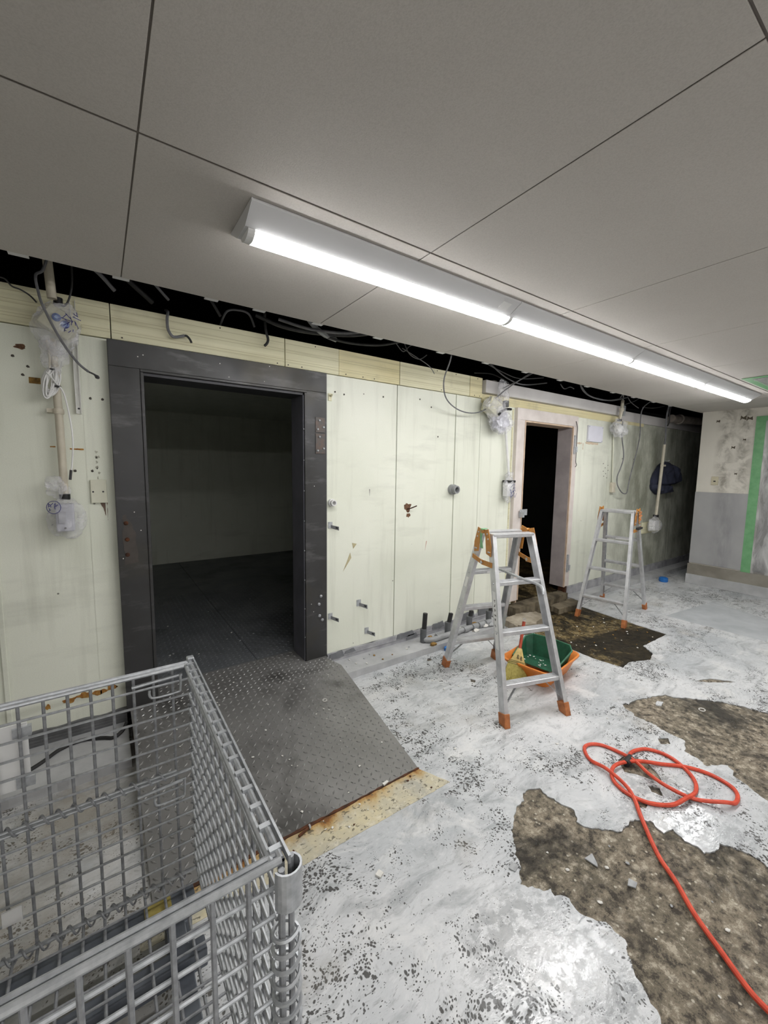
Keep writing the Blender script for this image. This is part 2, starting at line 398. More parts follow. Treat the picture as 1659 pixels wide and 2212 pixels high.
def crumple(c, s, amp, seed, sub=3, freq=2.2):
    bm = bmesh.new(); bmesh.ops.create_icosphere(bm, subdivisions=sub, radius=1.)
    o = Vector((seed, seed*2.3, seed*.7))
    for v in bm.verts:
        d = .55*noise.noise(v.co*freq*.55 + o) - .42*abs(noise.noise(v.co*freq*1.1 + o*1.7)) + .12
        q = v.co*(1 + amp*d); v.co = Vector((q.x*s[0]+c[0], q.y*s[1]+c[1], q.z*s[2]+c[2]))
    me = bpy.data.meshes.new('crumple'); bm.to_mesh(me); bm.free(); return me

# ================================================================== the setting
RX0, RX1, RY0 = -2.6, 6.40, -3.35            # left wall, end wall, wall behind the camera
FLOOR_OUT = 10.4
# ---- floor: bare slab, coating with broken-out patches, pit before the second doorway
patchA = [(2.626,1.142),(2.741,1.098),(2.876,1.073),(2.959,1.038),(3.087,.901),(3.206,.791),(3.286,.589),(3.33,.30),(3.0,.02),(2.6,.10),(2.382,.393),(2.401,.428),(2.439,.52),(2.512,.576),(2.422,.625),(2.443,.69),(2.452,.738),(2.552,.768),(2.558,.859),(2.568,1.035)]
patchB = [(1.542,1.035),(1.591,1.009),(1.588,.925),(1.609,.851),(1.562,.813),(1.585,.758),(1.677,.683),(1.781,.685),(1.828,.643),(1.811,.593),(1.863,.571),(1.841,.523),(1.838,.461),(1.919,.434),(1.939,.44),(1.975,.385),(1.972,.33),(1.969,.304),(2.02,0.),(2.1,-.5),(1.5,-.9),(1.0,-.6),(1.05,0.),(1.10,.25),
          (1.152,.337),(1.193,.394),(1.205,.423),(1.249,.462),(1.276,.488),(1.28,.533),(1.257,.565),(1.234,.623),(1.25,.657),(1.21,.692),(1.225,.711),(1.184,.728),(1.151,.78),(1.186,.816),(1.292,.929),(1.411,.999)]
pitP = [(3.144,2.127),(3.121,1.885),(3.099,1.575),(3.14,1.369),(3.279,1.384),(3.459,1.312),(3.593,1.35),(3.692,1.461),(4.141,1.459),(4.171,1.919),(4.212,2.267),(4.22,2.40),(4.22,2.545),(3.26,2.545),(3.02,2.30)]
small = [[(2.03,.84),(2.09,.90),(2.15,.90),(2.2,.82),(2.15,.74),(2.10,.70),(2.08,.76)], [(2.41,.83),(2.45,.86),(2.50,.83),(2.45,.80)],
         [(2.03,1.85),(2.06,1.88),(2.08,1.85),(2.05,1.83)], [(1.98,2.25),(2.01,2.28),(2.04,2.255),(2.01,2.235)], [(2.0,.71),(2.03,.74),(2.06,.70),(2.02,.67)],
         [(1.86,.70),(1.89,.72),(1.91,.69),(1.88,.68)], [(2.80,1.01),(2.86,1.03),(2.88,1.0),(2.82,.99)], [(3.35,1.0),(3.5,.94),(3.62,.80),(3.42,.93)]]
holes = [ragged(patchA, .016, .012, 1), ragged(patchB, .014, .012, 3), ragged(pitP, .006, .02, 5)] + [ragged(h, .006, .01, 7+i) for i, h in enumerate(small)]
floor = obj('floor', MB().box(RX0-.1, FLOOR_OUT, RY0-.1, 7.0, -.12, -.006), M_SLAB); tag(floor, 'bare concrete slab with patchy grey coating worn through to aggregate', None, None, 'structure')
WM[floor] = Matrix.Translation(floor.location)
coat = obj('floor_coating', plate_holes([(RX0,RY0),(FLOOR_OUT-.1,RY0),(FLOOR_OUT-.1,2.56),(RX0,2.56)], holes, -.0055, 0.), M_COAT, floor)
tag(coat, 'pale grey floor coating, scraped and pitted')
pitb = obj('pit_bed', plate_holes([(3.0,1.29),(4.24,1.29),(4.24,2.56),(3.0,2.56)], [], -.0058, -.0045), M_PIT, floor); tag(pitb, 'dark wet brown concrete where the coating is chipped away')
obj('cream_strip', plate_holes(ragged([(.03,1.415),(1.206,1.415),(1.275,1.265),(.5,1.272),(.03,1.29)], .003, .02, 2), [], -.001, .0012), M_CREAM, floor)
obj('repair_slab', plate_holes(ragged([(4.68,1.67),(5.66,1.57),(5.42,1.02),(4.70,.90)], .004, .03, 4), [], -.001, .001), plain('repair_grey', '#a0a4a7', '#b6b9bc', 4, .5, bump=.2), floor)
# slightly raised painted kerb along the cold-room wall
def curb(name, x0, x1, y0, h, rag=0.):
    poly = [(x0,y0),(x1,y0),(x1+rag,2.551),(x0,2.551)]
    o = obj(name, plate_holes(ragged(poly, .004, .04, x0), [], 0., h), M_CURB); tag(o, None, None, None, 'structure'); WM[o] = Matrix.Translation(o.location); return o
tag(curb('trim_1', RX0, .06, 2.195, .05), 'low grey kerb along the wall left of the steel ramp')
tag(curb('trim_2', 1.285, 2.93, 2.335, .05, .12), 'low grey kerb along the wall between the two doorways')
tag(curb('trim_3', 4.26, FLOOR_OUT-.2, 2.40, .05), 'low grey kerb along the wall past the second doorway')

# ---- cold-room wall: insulated panels, fascia boards, seams
wall = struct('wall_back', 'cream green insulated panel wall with two open doorways', (2.0, 2.6, 0))
TH = .13
def panel(x0, x1, z0, z1, mat=None, y=WALL_Y):
    return obj('panel', MB().box(x0, x1, y, WALL_Y+TH, z0, z1), mat or M_WALL, wall, bevel=.002)
for x0, x1 in ((RX0,-1.33),(-1.326,-.415),(-.411,.15),(1.15,1.876),(1.883,2.492),(2.512,2.798),(2.802,3.34),(4.25,5.058),(5.062,5.958),(5.962,6.95),(6.954,FLOOR_OUT)):
    panel(x0, x1, .115 if x0 < 4 else .145, 2.08)
panel(.15, 1.15, 1.96, 2.08); panel(3.34, 4.25, 1.96, 2.08)
for x0, x1, m in ((RX0,-1.70,0),(-1.695,-.82,0),(-.815,.078,0),(.082,.988,0),(.993,1.372,0),(1.374,1.887,1),(1.893,2.638,0),(2.643,2.795,1)):
    b = obj('fascia_board', MB().box(x0, x1, WALL_Y-.012, WALL_Y+TH, 2.083, 2.252), (M_FASCIA, M_FASCIA_Y)[m], wall, bevel=.002)
    for zz in (2.112, 2.125, 2.17, 2.185, 2.222):
        obj('groove', MB().box(x0+.003, x1-.003, WALL_Y-.0135, WALL_Y-.0115, zz, zz+.0018), plain('groove_brown', '#bdb592'), b)
    for k in range(3):
        xx = x0 + (x1-x0)*random.random(); zz = random.choice((2.095, 2.238))
        obj('nail_head', MB().lathe([(.004,0),(.004,-.003)], (xx, WALL_Y-.012, zz), 'y', 8), plain('nail_dark', '#4a4438'), b)
obj('backing', MB().box(RX0, .15, WALL_Y+.02, WALL_Y+.12, .05, 2.25), M_DARK, wall)
obj('backing', MB().box(1.15, 3.34, WALL_Y+.02, WALL_Y+.12, .05, 2.25), M_DARK, wall)
obj('backing', MB().box(4.25, FLOOR_OUT, WALL_Y+.02, WALL_Y+.12, .05, 2.25), M_DARK, wall)
obj('lintel_bar', MB().box(2.80, 5.20, WALL_Y-.05, WALL_Y+TH, 2.125, 2.235), M_FASCIA_W, wall, bevel=.004)
obj('lintel_bar', MB().box(5.24, FLOOR_OUT, WALL_Y-.01, WALL_Y+TH, 2.083, 2.20), M_FASCIA_W, wall, bevel=.004)
obj('bracket', MB().box(5.165, 5.205, WALL_Y-.09, WALL_Y-.045, 2.12, 2.24), M_GALV, wall)
obj('fascia_board', MB().box(2.80, 5.9, WALL_Y-.004, WALL_Y+.02, 2.045, 2.122), M_FASCIA_Y, wall)
obj('seam_strip', MB().box(2.494, 2.511, WALL_Y-.008, WALL_Y+.01, .13, 2.08), M_WALL, wall, bevel=.002)
obj('seam_strip', MB().box(-.425, -.405, WALL_Y-.007, WALL_Y+.01, .13, 2.08), M_WALL, wall, bevel=.002)
obj('seam_strip', MB().box(3.232, 3.25, WALL_Y-.006, WALL_Y+.01, .13, 2.03), M_FASCIA, wall, bevel=.002)
for x in (-.05, .02): 
    obj('seam_strip', MB().box(x-.003, x+.003, WALL_Y-.0015, WALL_Y+.01, .13, 2.05), M_WALL, wall)
# stains, torn spots and screw holes with their own outline
def spot(name, x, z, rx, rz, mat, seed, t=.0015, y=WALL_Y, amp=.4):
    pts = []
    for k in range(22):
        a = 2*PI*k/22; r = 1 + amp*noise.noise(Vector((math.cos(a)*1.7+seed, math.sin(a)*1.7, seed)))*1.6
        pts.append((x + rx*r*math.cos(a), y-t, z + rz*r*math.sin(a)))
    return obj(name, MB().prism(pts, (0, t+.002, 0)), mat, wall)
spot('torn_spot', 1.997, 1.15, .036, .034, M_TORN, 3); spot('torn_spot', 2.005, 1.085, .02, .016, M_TORN, 8)
for i, (x, z, rx, rz) in enumerate(((-.27,.236,.012,.012),(-.185,.243,.03,.013),(-.12,.252,.032,.015),(-.05,.248,.03,.013),(0.0,.258,.022,.012))): spot('rust_spot', x, z, rx, rz, M_RUSTS, i*3.1)
obj('torn_paint', MB().box(-.25,-.208,WALL_Y-.002,WALL_Y+.002,1.825,1.853), M_FOAM, wall)
M_SCUFF = plain('scuff_tan', '#b9b08c', '#a49a78', 30)
obj('scuff', MB().prism([(1.49,WALL_Y-.001,.91),(1.53,WALL_Y-.001,.90),(1.50,WALL_Y-.001,.865)], (0,.003,0)), M_SCUFF, wall)
obj('scuff', MB().prism([(1.475,WALL_Y-.001,.84),(1.485,WALL_Y-.001,.80),(1.415,WALL_Y-.001,.705)], (0,.003,0)), M_SCUFF, wall)
obj('scuff', MB().prism([(2.20,WALL_Y-.001,.86),(2.208,WALL_Y-.001,.86),(2.19,WALL_Y-.001,.78)], (0,.003,0)), plain('scuff_pink', '#b98e80'), wall)
obj('scuff', MB().prism([(1.635,WALL_Y-.001,1.30),(1.64,WALL_Y-.001,1.30),(1.638,WALL_Y-.001,1.25)], (0,.003,0)), M_DCAB, wall)
for x, z in ((-.30,1.94),(-.27,1.86),(-.35,2.0),(-.25,1.90),(1.75,1.98),(2.1,2.0),(2.22,1.95),(2.3,1.72),(4.95,1.55),(5.0,1.50),(5.06,1.53),(4.96,1.46),(5.02,1.43),(5.07,1.47),(4.98,1.40),(5.05,1.38),(5.4,1.62),(5.7,1.62),(1.42,1.96),(1.35,1.97),(-.02,1.78),(.03,1.78),(-.03,1.42),(-.10,1.42)):
    spot('screw_hole', x, z, .006, .006, plain('hole_dark', '#3a352b'), x*7, amp=.2)
obj('scuff', MB().prism([(x,WALL_Y-.001,z) for x, z in ragged([(-.19,1.532),(-.17,1.533),(-.17,1.538),(-.19,1.538)], .002, .006, 3)], (0,.003,0)), M_RUSTS, wall)
obj('scuff', MB().prism([(x,WALL_Y-.001,z) for x, z in ragged([(-.115,1.525),(-.06,1.523),(-.06,1.53),(-.115,1.531)], .002, .006, 4)], (0,.003,0)), M_RUSTS, wall)
for k in range(8):
    spot('grime_spot', -.008+.012*noise.noise(Vector((k*3.3,0,0))), 1.385+.017*k+.01*(k%3), .003+.004*((k*7)%3)/2, .006, plain('grime_grey','#b0b0a0','#9a998a',60), k*1.9, amp=.8)
spot('torn_spot', -.272, 1.985, .02, .011, M_TORN, 21)
obj('paint_drip', MB().prism([(x,WALL_Y-.001,z) for x, z in ragged([(-.005,1.256),(.027,1.258),(.024,1.21),(.026,1.165),(.018,1.16),(.014,1.21)], .006, .008, 4)], (0,.003,0)), plain('drip_brown','#6f5a4c','#594639',60), wall)
# vinyl skirting with its torn upper edge
def skirting(name, x0, x1, z0, z1, mat, lab, lines=0):
    top = []; n = max(3, int((x1-x0)/.03))
    for k in range(n+1):
        x = x0 + (x1-x0)*k/n; top.append((x, WALL_Y-.014, z1 + .012*noise.noise(Vector((x*11, 0, z1)))))
    b = obj(name, MB().prism([(x0,WALL_Y-.014,z0),(x1,WALL_Y-.014,z0)] + top[::-1], (0,.02,0)), mat); tag(b, lab, None, None, 'structure'); WM[b] = Matrix.Translation(b.location)
    for k in range(lines):
        zz = z0 + (z1-z0)*(k+.7)/(lines+.6)
        obj('ridge', MB().box(x0, x1, WALL_Y-.018, WALL_Y-.01, zz, zz+.006), mat, b)
    return b
skirting('baseboard_left', RX0, .06, .05, .125, M_BASE_D, 'dark ribbed skirting strip at the wall foot left of the ramp', 4)
bm_ = skirting('baseboard_middle', 1.285, 3.25, .05, .115, M_BASE, 'grey skirting remains along the wall foot between the doorways', 1)
skirting('baseboard_right', 4.26, FLOOR_OUT-.2, .05, .145, M_BASE, 'grey skirting along the wall foot past the second doorway')
for i, (x0, x1, z0, z1) in enumerate(((1.29,1.42,.07,.12),(1.42,1.52,.085,.115),(1.90,2.08,.085,.13),(2.0,2.12,.06,.10),(2.28,2.42,.08,.14),(2.60,2.80,.09,.16),(2.85,3.0,.1,.19))):
    pts = [(x, WALL_Y-.019, z) for x, z in ragged([(x0,z0),(x1,z0+.005),(x1-.02,z1),(x0+.01,z1-.01)], .007, .012, i*2.2)]
    obj('adhesive_patch', MB().prism(pts, (0,.008,0)), plain('adhesive_grey', '#77797c', '#6a6c70', 20), bm_)

# ---- cold rooms behind the wall
cold = struct('wall_cold_room', 'unlit cold room seen through the steel framed doorway', (1.2, 4.4, 0))
obj('back_panel', MB().box(-1.1, 3.3, 6.15, 6.3, .05, 2.3), M_COLD, cold); obj('side_panel', MB().box(-1.2,-1.1,2.68,6.3,.05,2.3), M_COLD, cold)
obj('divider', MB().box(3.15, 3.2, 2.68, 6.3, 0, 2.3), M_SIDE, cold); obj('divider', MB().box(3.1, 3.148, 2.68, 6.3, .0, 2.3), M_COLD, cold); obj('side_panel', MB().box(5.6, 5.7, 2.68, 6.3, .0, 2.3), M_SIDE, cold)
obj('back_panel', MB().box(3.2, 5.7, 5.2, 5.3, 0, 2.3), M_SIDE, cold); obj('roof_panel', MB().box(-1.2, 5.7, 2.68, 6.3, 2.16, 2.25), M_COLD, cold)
inner = obj('floor_cold_room', MB().box(-1.1, .828, 2.705, 6.15, .05, .13).box(.832, 3.1, 2.705, 6.15, .05, .13), M_PLATE_IN); tag(inner, 'dark chequered steel floor inside the cold room', None, None, 'structure'); WM[inner] = Matrix.Translation(inner.location)
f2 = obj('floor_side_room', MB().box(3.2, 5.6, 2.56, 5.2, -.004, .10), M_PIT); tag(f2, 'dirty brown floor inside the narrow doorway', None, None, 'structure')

def lugs(fn, u0, u1, v0, v1, sp, mb, L=.0125, w=.0045, h=.0022):
    i = 0; v = v0 + sp/2
    while v < v1:
        j = 0; u = u0 + sp/2
        while u < u1:
            a = PI/4 if (i+j) % 2 else -PI/4; ca, sa = math.cos(a), math.sin(a)
            c, ex, ey, ez = fn(u, v)
            d1 = ex*ca + ey*sa; d2 = -ex*sa + ey*ca
            vs = [c-d1*L, c-d2*w, c+d1*L, c+d2*w, c-d1*L*.55+ez*h, c-d2*w*.3+ez*h, c+d1*L*.55+ez*h, c+d2*w*.3+ez*h]
            mb.add(vs, [(0,1,5,4),(1,2,6,5),(2,3,7,6),(3,0,4,7),(4,5,6,7)])
            u += sp; j += 1
        v += sp; i += 1
    return mb
l = obj('lugs', lugs(lambda u, v: (Vector((u, v, .13)), Vector((1,0,0)), Vector((0,1,0)), Vector((0,0,1))), .15, 1.9, 2.72, 4.6, .034, MB()), M_PLATE_IN, inner); tag(l, None, None, None, 'stuff')

# ---- first doorway: wide dark steel frame
d1 = struct('door_1', 'wide dark grey steel door frame standing open without a door', (.66, 2.5, .13))
FY = 2.50
obj('jamb', MB().box(.060,.195,FY,WALL_Y+.01,.115,1.945), M_FRAME, d1, bevel=.002)
obj('jamb', MB().box(1.118,1.262,FY,WALL_Y+.01,.115,1.945), M_FRAME, d1, bevel=.002)
obj('header', MB().box(.060,1.262,FY,WALL_Y+.01,1.945,2.072), M_FRAME, d1, bevel=.002)
for a in ((.195,.210,.13,1.930),(1.102,1.118,.13,1.930)):
    obj('bead', MB().box(a[0],a[1],FY-.006,WALL_Y,a[2],a[3]), M_FRAME, d1, bevel=.003)
obj('bead', MB().box(.195,1.118,FY-.006,WALL_Y,1.930,1.945), M_FRAME, d1, bevel=.003)
M_LINER = plain('liner_dark', '#3d3d40', '#333336', 5, .5, .4)
obj('liner', MB().box(.205,.212,FY+.01,2.70,.13,1.93), M_LINER, d1); obj('liner', MB().box(1.096,1.103,FY+.01,2.70,.13,1.93), plain('liner_grey','#6a6a72','#5c5c63',5,.5,.3), d1)
obj('liner', MB().box(.205,1.103,FY+.01,2.70,1.915,1.93), M_LINER, d1)
for k in range(8): obj('rivet', MB().lathe([(.004,0),(.003,-.003)], (1.099, FY+.006, .3+.2*k), 'y', 8), M_GALV, d1)
for z0, z1 in ((1.684,1.782),(1.545,1.676)):
    h = obj('hinge_plate', MB().box(1.178,1.246,FY-.005,FY,z0,z1), plain('hinge_worn', '#4f4e4d', '#5d5049', 40, .5, .4), d1, bevel=.001)
    for x, z in ((1.192,z0+.02),(1.235,z0+.035),(1.205,z1-.02)):
        obj('bolt', MB().lathe([(.007,0),(.007,-.006),(.004,-.009)], (x, FY-.005, z), 'y', 8), M_GALV, h)
for x, z in ((.100,1.151),(.102,1.065),(.100,.984),(1.2,.516),(1.215,.57),(1.204,.433),(1.225,.40)):
    obj('bolt', MB().lathe([(.011,0),(.011,-.004),(.006,-.008)], (x, FY, z), 'y', 10), M_RUST if x < 1 else M_WIRE_D, d1)
obj('rust_mark', MB().prism([(x, FY-.0012, z) for x, z in ragged([(.085,.93),(.145,.94),(.14,1.1),(.10,1.2),(.085,1.19)], .012, .02, 3)], (0,.002,0)), plain('rust_dull','#46403b','#3d3834',20,.6), d1)
for k in range(13):
    x, z = random.choice(((random.uniform(.07,.19), random.uniform(.5,2.05)), (random.uniform(1.125,1.25), random.uniform(.2,2.05)), (random.uniform(.1,1.2), random.uniform(1.96,2.06))))
    obj('pinhole', MB().lathe([(.003,0),(.003,-.001)], (x, FY, z), 'y', 6), M_CHIP, d1)

# ---- second doorway: narrow pale frame
d2 = struct('door_2', 'narrow pale door frame standing open without a door', (3.8, 2.5, .1))
F2 = 2.515
obj('jamb', MB().box(3.268,3.385,F2,WALL_Y+.01,.155,1.935), M_FRAME2, d2, bevel=.003)
obj('jamb', MB().box(4.215,4.305,F2,WALL_Y+.01,.165,1.935), M_FRAME2, d2, bevel=.003)
obj('header', MB().box(3.268,4.305,F2,WALL_Y+.01,1.935,2.045), M_FRAME2, d2, bevel=.003)
obj('liner', MB().box(3.375,3.388,F2+.008,2.69,.13,1.935), M_WOOD, d2); obj('liner', MB().box(4.205,4.216,F2+.012,2.69,.16,1.92), plain('liner_pale','#b1a9a8','#a09897',6,.5), d2)
obj('bead', MB().box(4.208,4.222,F2-.004,F2+.012,.16,1.925), M_WOOD, d2); obj('bead', MB().box(3.385,3.397,F2-.004,F2+.012,.16,1.925), M_WOOD, d2)
obj('liner', MB().box(3.375,4.216,F2+.008,2.69,1.92,1.935), M_WOOD, d2)
lt = obj('latch_plate', MB().box(3.345,3.455,F2-.022,F2-.014,1.015,1.075), M_GALV, d2, bevel=.002)
obj('latch_block', MB().box(3.348,3.375,F2-.05,F2-.004,1.0,1.05), M_GALV, lt)
for z in (1.64, .33):
    h = obj('hinge', MB().box(4.235,4.262,F2-.012,F2+.002,z,z+.20), M_GALV, d2, bevel=.002)
    obj('hinge_knuckle', MB().lathe([(.012,0),(.012,.06)], (4.275, F2-.012, z+.02), 'z', 10), M_GALV, h)
obj('door_wire', MB().tube(catmull([(4.25,F2-.004,1.99),(4.272,F2-.01,1.93),(4.275,F2-.01,1.85),(4.27,F2-.015,1.60),(4.265,F2-.02,1.55),(4.23,F2-.05,1.52),(4.19,F2-.06,1.50)]), .0035, 6), M_BLACK, d2)
obj('post_stub', MB().box(4.235,4.27,F2,WALL_Y+.05,.0,.165), M_RUST, d2)
th = plate_holes(ragged([(3.29,2.44),(3.55,2.46),(3.8,2.43),(4.22,2.47),(4.22,2.58),(3.29,2.58)], .02, .012, 9), [], -.005, .105)
obj('threshold', th, M_RUB, d2)

# ---- ceiling: square boards hung on a grid, cut back short of the cold-room wall
ceil = struct('ceiling', 'grey white ceiling boards with dark joints', (1.9, -.6, CEIL))
PS = .9075; g = .0045
pm = MB().box(g/2, PS-g/2, -PS+g/2, -g/2, 0, .003).mesh('panel'); 
bm = bmesh.new(); bm.from_mesh(pm); bmesh.ops.bevel(bm, geom=[e for e in bm.edges], offset=.0007, segments=1, affect='EDGES'); bm.to_mesh(pm); bm.free()
pm.materials.append(M_CEIL)
ya = [EDGE_Y, 1.194, .286, -.622, -1.529, -2.437]
for iy, y in enumerate(ya):
    for ix in range(-3, 7):
        link('panel', pm, None, ceil, Vector((.112+ix*PS, y, CEIL))-ceil.location)
obj('joint_backing', MB().box(RX0-.2, RX1+.1, RY0-.1, EDGE_Y-.01, CEIL+.0032, CEIL+.02), plain('joint_dark', '#6f6861'), ceil)
for x in (-.211,.113,.47,.695,1.013,1.411,1.916,2.36,2.82,3.3,3.73,4.2,4.63,5.1,5.54):
    obj('edge_clip', MB().box(x-.03, x+.03, EDGE_Y-.005, EDGE_Y+.028, CEIL+.001, CEIL+.006).box(x-.008, x+.008, EDGE_Y+.005, EDGE_Y+.02, CEIL+.006, CEIL+.25), M_LAMPB, ceil)
for k in range(6):
    y = -2.6+.9*k
    obj('runner', MB().box(RX0, RX1, y, y+.04, CEIL+.021, CEIL+.05), M_GALV, ceil)
roof = obj('added_roof_slab', MB().box(RX0-.2, FLOOR_OUT+.1, RY0-.2, 6.4, 3.0, 3.1), M_DARK); tag(roof, 'black slab standing in for the unlit void above the ceiling edge', None, None, 'structure')  # slab added over the void to stop light leaks
pb = obj('wall_plenum', MB().box(RX0-.2, FLOOR_OUT+.1, 3.6, 3.7, 2.25, 3.0).box(-2.8, -2.7, RY0, 3.6, 2.25, 3.0), M_DARK); tag(pb, 'dark back of the ceiling void', None, None, 'structure')

# ---- end wall on the right, with its taped-off opening
endw = struct('wall_right', 'stained white end wall above a grey board', (6.45, 0, 0))
WX = 6.40
obj('wall_face', MB().box(WX, WX+.12, 1.45, 2.07, .12, 2.32), M_ENDW, endw); obj('wall_face', MB().box(WX, WX+.12, .25, 1.45, 2.09, 2.32), M_ENDW, endw)
obj('wall_face', MB().box(WX, WX+.12, .25, 1.45, 0, .25), M_PLINTH, endw); obj('wall_face', MB().box(WX, WX+.12, RY0, .25, 0, 2.32), M_ROOMW, endw)
obj('added_return_face', MB().box(WX+.12, FLOOR_OUT, 2.0, 2.07, 0, 2.9), M_DARK, endw); obj('corridor_end', MB().box(FLOOR_OUT-.1, FLOOR_OUT, 2.0, 2.7, 0, 2.9), M_DARK, endw)  # return added so the slot stays dark; black holds its shade
obj('lower_board', MB().box(WX-.012, WX, 1.50, 2.072, .275, 1.21), M_GREYBOARD, endw, bevel=.002)
obj('opening_back', MB().box(WX+.10, WX+.12, .25, 1.45, .25, 2.09), M_GLASSD, endw)
for y, z, s in ((1.905,2.10,.018),(1.66,2.12,.03),(1.60,2.11,.028),(1.73,1.77,.02),(1.63,1.86,.015),(1.68,1.45,.012)):
    pts = [(WX-.0012, a, b) for a, b in ragged([(y-s,z-s*.8),(y+s*.4,z-s*.3),(y+s,z-s),(y+s*.8,z+s),(y,z+s*.3),(y-s,z+s*.9)], .006, .01, y*9)]
    obj('glue_mark', MB().prism(pts, (.002,0,0)), plain('glue_dark', '#5d5548', '#4b4439', 30, .8), endw)
bs = obj('baseboard_end', MB().box(WX-.045, WX+.1, RY0, 2.085, 0, .125), M_CURB, None, bevel=.004); tag(bs, 'pale grey painted step along the foot of the end wall', None, None, 'structure')
pl = obj('trim_4', MB().box(WX-.025, WX+.1, RY0, 2.08, .125, .262), M_PLINTH); tag(pl, 'raw concrete plinth under the grey end wall board', None, None, 'structure')
# unseen sides of the room that bounce the light
wl = obj('wall_left', MB().box(RX0-.12, RX0, RY0-.1, 2.6, 0, 2.3), M_ROOMW); tag(wl, 'pale side wall of the room', None, None, 'structure')
wf = obj('wall_front', MB().box(RX0-.1, RX1+.1, RY0-.12, RY0, 0, 2.3), M_ROOMW); tag(wf, 'pale wall opposite the cold room', None, None, 'structure')

# ================================================================== things
# ---- lamps: batten lights in a row on the ceiling
def lamp(x0, yc, label, group, sticker=False):
    L = 1.235; t = thing('batten_light', label, 'ceiling light', (x0+L/2, yc, CEIL), 0, group)
    w, w2, h = .1125, .043, .048
    prof = [(yc-w,CEIL-.001),(yc-w,CEIL-.008),(yc-w2,CEIL-h),(yc+w2,CEIL-h),(yc+w,CEIL-.008),(yc+w,CEIL-.001)]
    obj('body', MB().prism([(x0+.004, y, z) for y, z in prof], (L-.008,0,0)), M_LAMPB, t, bevel=.0015)
    for xa in (x0+.001, x0+L-.005): obj('end_cap', MB().prism([(xa, y, z) for y, z in prof], (.004,0,0)), M_LAMPB, t)
    arc = [(yc+.0415*math.cos(a), CEIL-h+.004-.026*math.sin(a)) for a in [PI*k/10 for k in range(11)]]
    d = MB().prism([(x0+.035, y, z) for y, z in arc], (L-.05,0,0)); d.sm = True
    obj('diffuser', d, M_LED, t)
    obj('diffuser_end', MB().prism([(x0+.012, y, z) for y, z in arc], (.022,0,0)), M_WHITE, t)
    if sticker:
        n = Vector((0, -(h-.008), -(w-w2))).normalized()
        def onface(x, s, e): 
            return Vector((x, yc-w + (w-w2)*s, CEIL-.008-(h-.008)*s)) + n*e
        st = obj('sticker', MB().add([onface(x, s, e) for e in (.0003,.0013) for x, s in ((x0+L-.10,.25),(x0+L-.045,.25),(x0+L-.045,.75),(x0+L-.10,.75))], [(0,1,2,3),(4,5,6,7),(0,1,5,4),(1,2,6,5),(2,3,7,6),(3,0,4,7)]), M_WHITE, t)
    return t
LY = 1.378
lamp(.398, LY, 'nearest of the four white LED batten lights, above the wide steel doorway', 'batten lights joined in a row', True)
lamp(1.634, LY, 'second LED batten light from the wide doorway, joined in the row', 'batten lights joined in a row')
lamp(2.870, LY, 'third LED batten light from the wide doorway, before the last', 'batten lights joined in a row')
lamp(4.106, LY, 'farthest LED batten light of the row, nearest the stained end wall', 'batten lights joined in a row')
for x0 in (-2.0, -.764, .472, 1.708, 2.944, 4.18): lamp(x0, LY-2.72, 'added fill LED batten light, unseen behind the camera', 'added fill row of batten lights')  # unseen row added as fill for walls and floor

# ---- chequered steel ramp
rp = thing('steel_ramp', 'dark chequered steel ramp sloping down from the wide doorway', 'ramp', (.66, 1.9, 0))
ZT, YT, YB = .131, 2.32, 1.415
a, b, c_, d_ = Vector((.075,YB,.003)), Vector((1.206,YB,.003)), Vector((1.278,YT,ZT)), Vector((.075,YT,ZT))
dn = Vector((0,0,-.006))
obj('sloped_plate', MB().add([a,b,c_,d_,a+dn*.4,b+dn*.4,c_+dn,d_+dn], [(0,1,2,3),(7,6,5,4),(0,1,5,4),(1,2,6,5),(2,3,7,6),(3,0,4,7)]), M_PLATE, rp)
lp = [(.075,YT),(1.278,YT),(1.245,2.46),(1.255,2.498),(1.098,2.498),(1.098,2.703),(.21,2.703),(.21,2.498),(.075,2.498)]
obj('landing_plate', MB().prism([(x,y,ZT-.006) for x, y in lp], (0,0,.006)), M_PLATE, rp)
obj('side_skirt', MB().prism([(.078,YB,0),(.078,2.49,0),(.078,2.49,ZT-.006),(.078,YT,ZT-.006)], (.006,0,0)), M_RUST, rp)
obj('side_skirt', MB().prism([(1.195,YB+.02,0),(1.262,YT,0),(1.262,YT,ZT-.008),(1.195,YB+.02,.002)], (.006,0,0)), M_RUST, rp)
obj('rust_edge', plate_holes(ragged([(.06,YB-.006),(.55,YB-.010),(.9,YB-.004),(1.21,YB-.003),(1.21,YB+.004),(.06,YB+.004)], .005, .012, 6), [], .0012, .0044), M_RUST, rp)
ey = (d_-a).normalized(); ez = Vector((1,0,0)).cross(ey)
def slopef(u, v):
    t = v/(d_-a).length; w = 1.131 + .072*t
    return a + ey*v + Vector((1,0,0))*(u*w), Vector((1,0,0)), ey, ez
mb = MB(); SPC = .033; Ls = (d_-a).length
lugs(lambda u, v: slopef(u/1.131, v), .0, 1.131, .0, Ls, SPC, mb, .0140, .0048, .0036)
def landf(u, v): return Vector((u, v, ZT)), Vector((1,0,0)), Vector((0,1,0)), Vector((0,0,1))
lugs(landf, .08, 1.27, YT, 2.49, SPC, mb, .0140, .0048, .0036); lugs(landf, .22, 1.09, 2.5, 2.7, SPC, mb, .0140, .0048, .0036)
tag(obj('lugs', mb, M_LUG, rp), None, None, None, 'stuff')

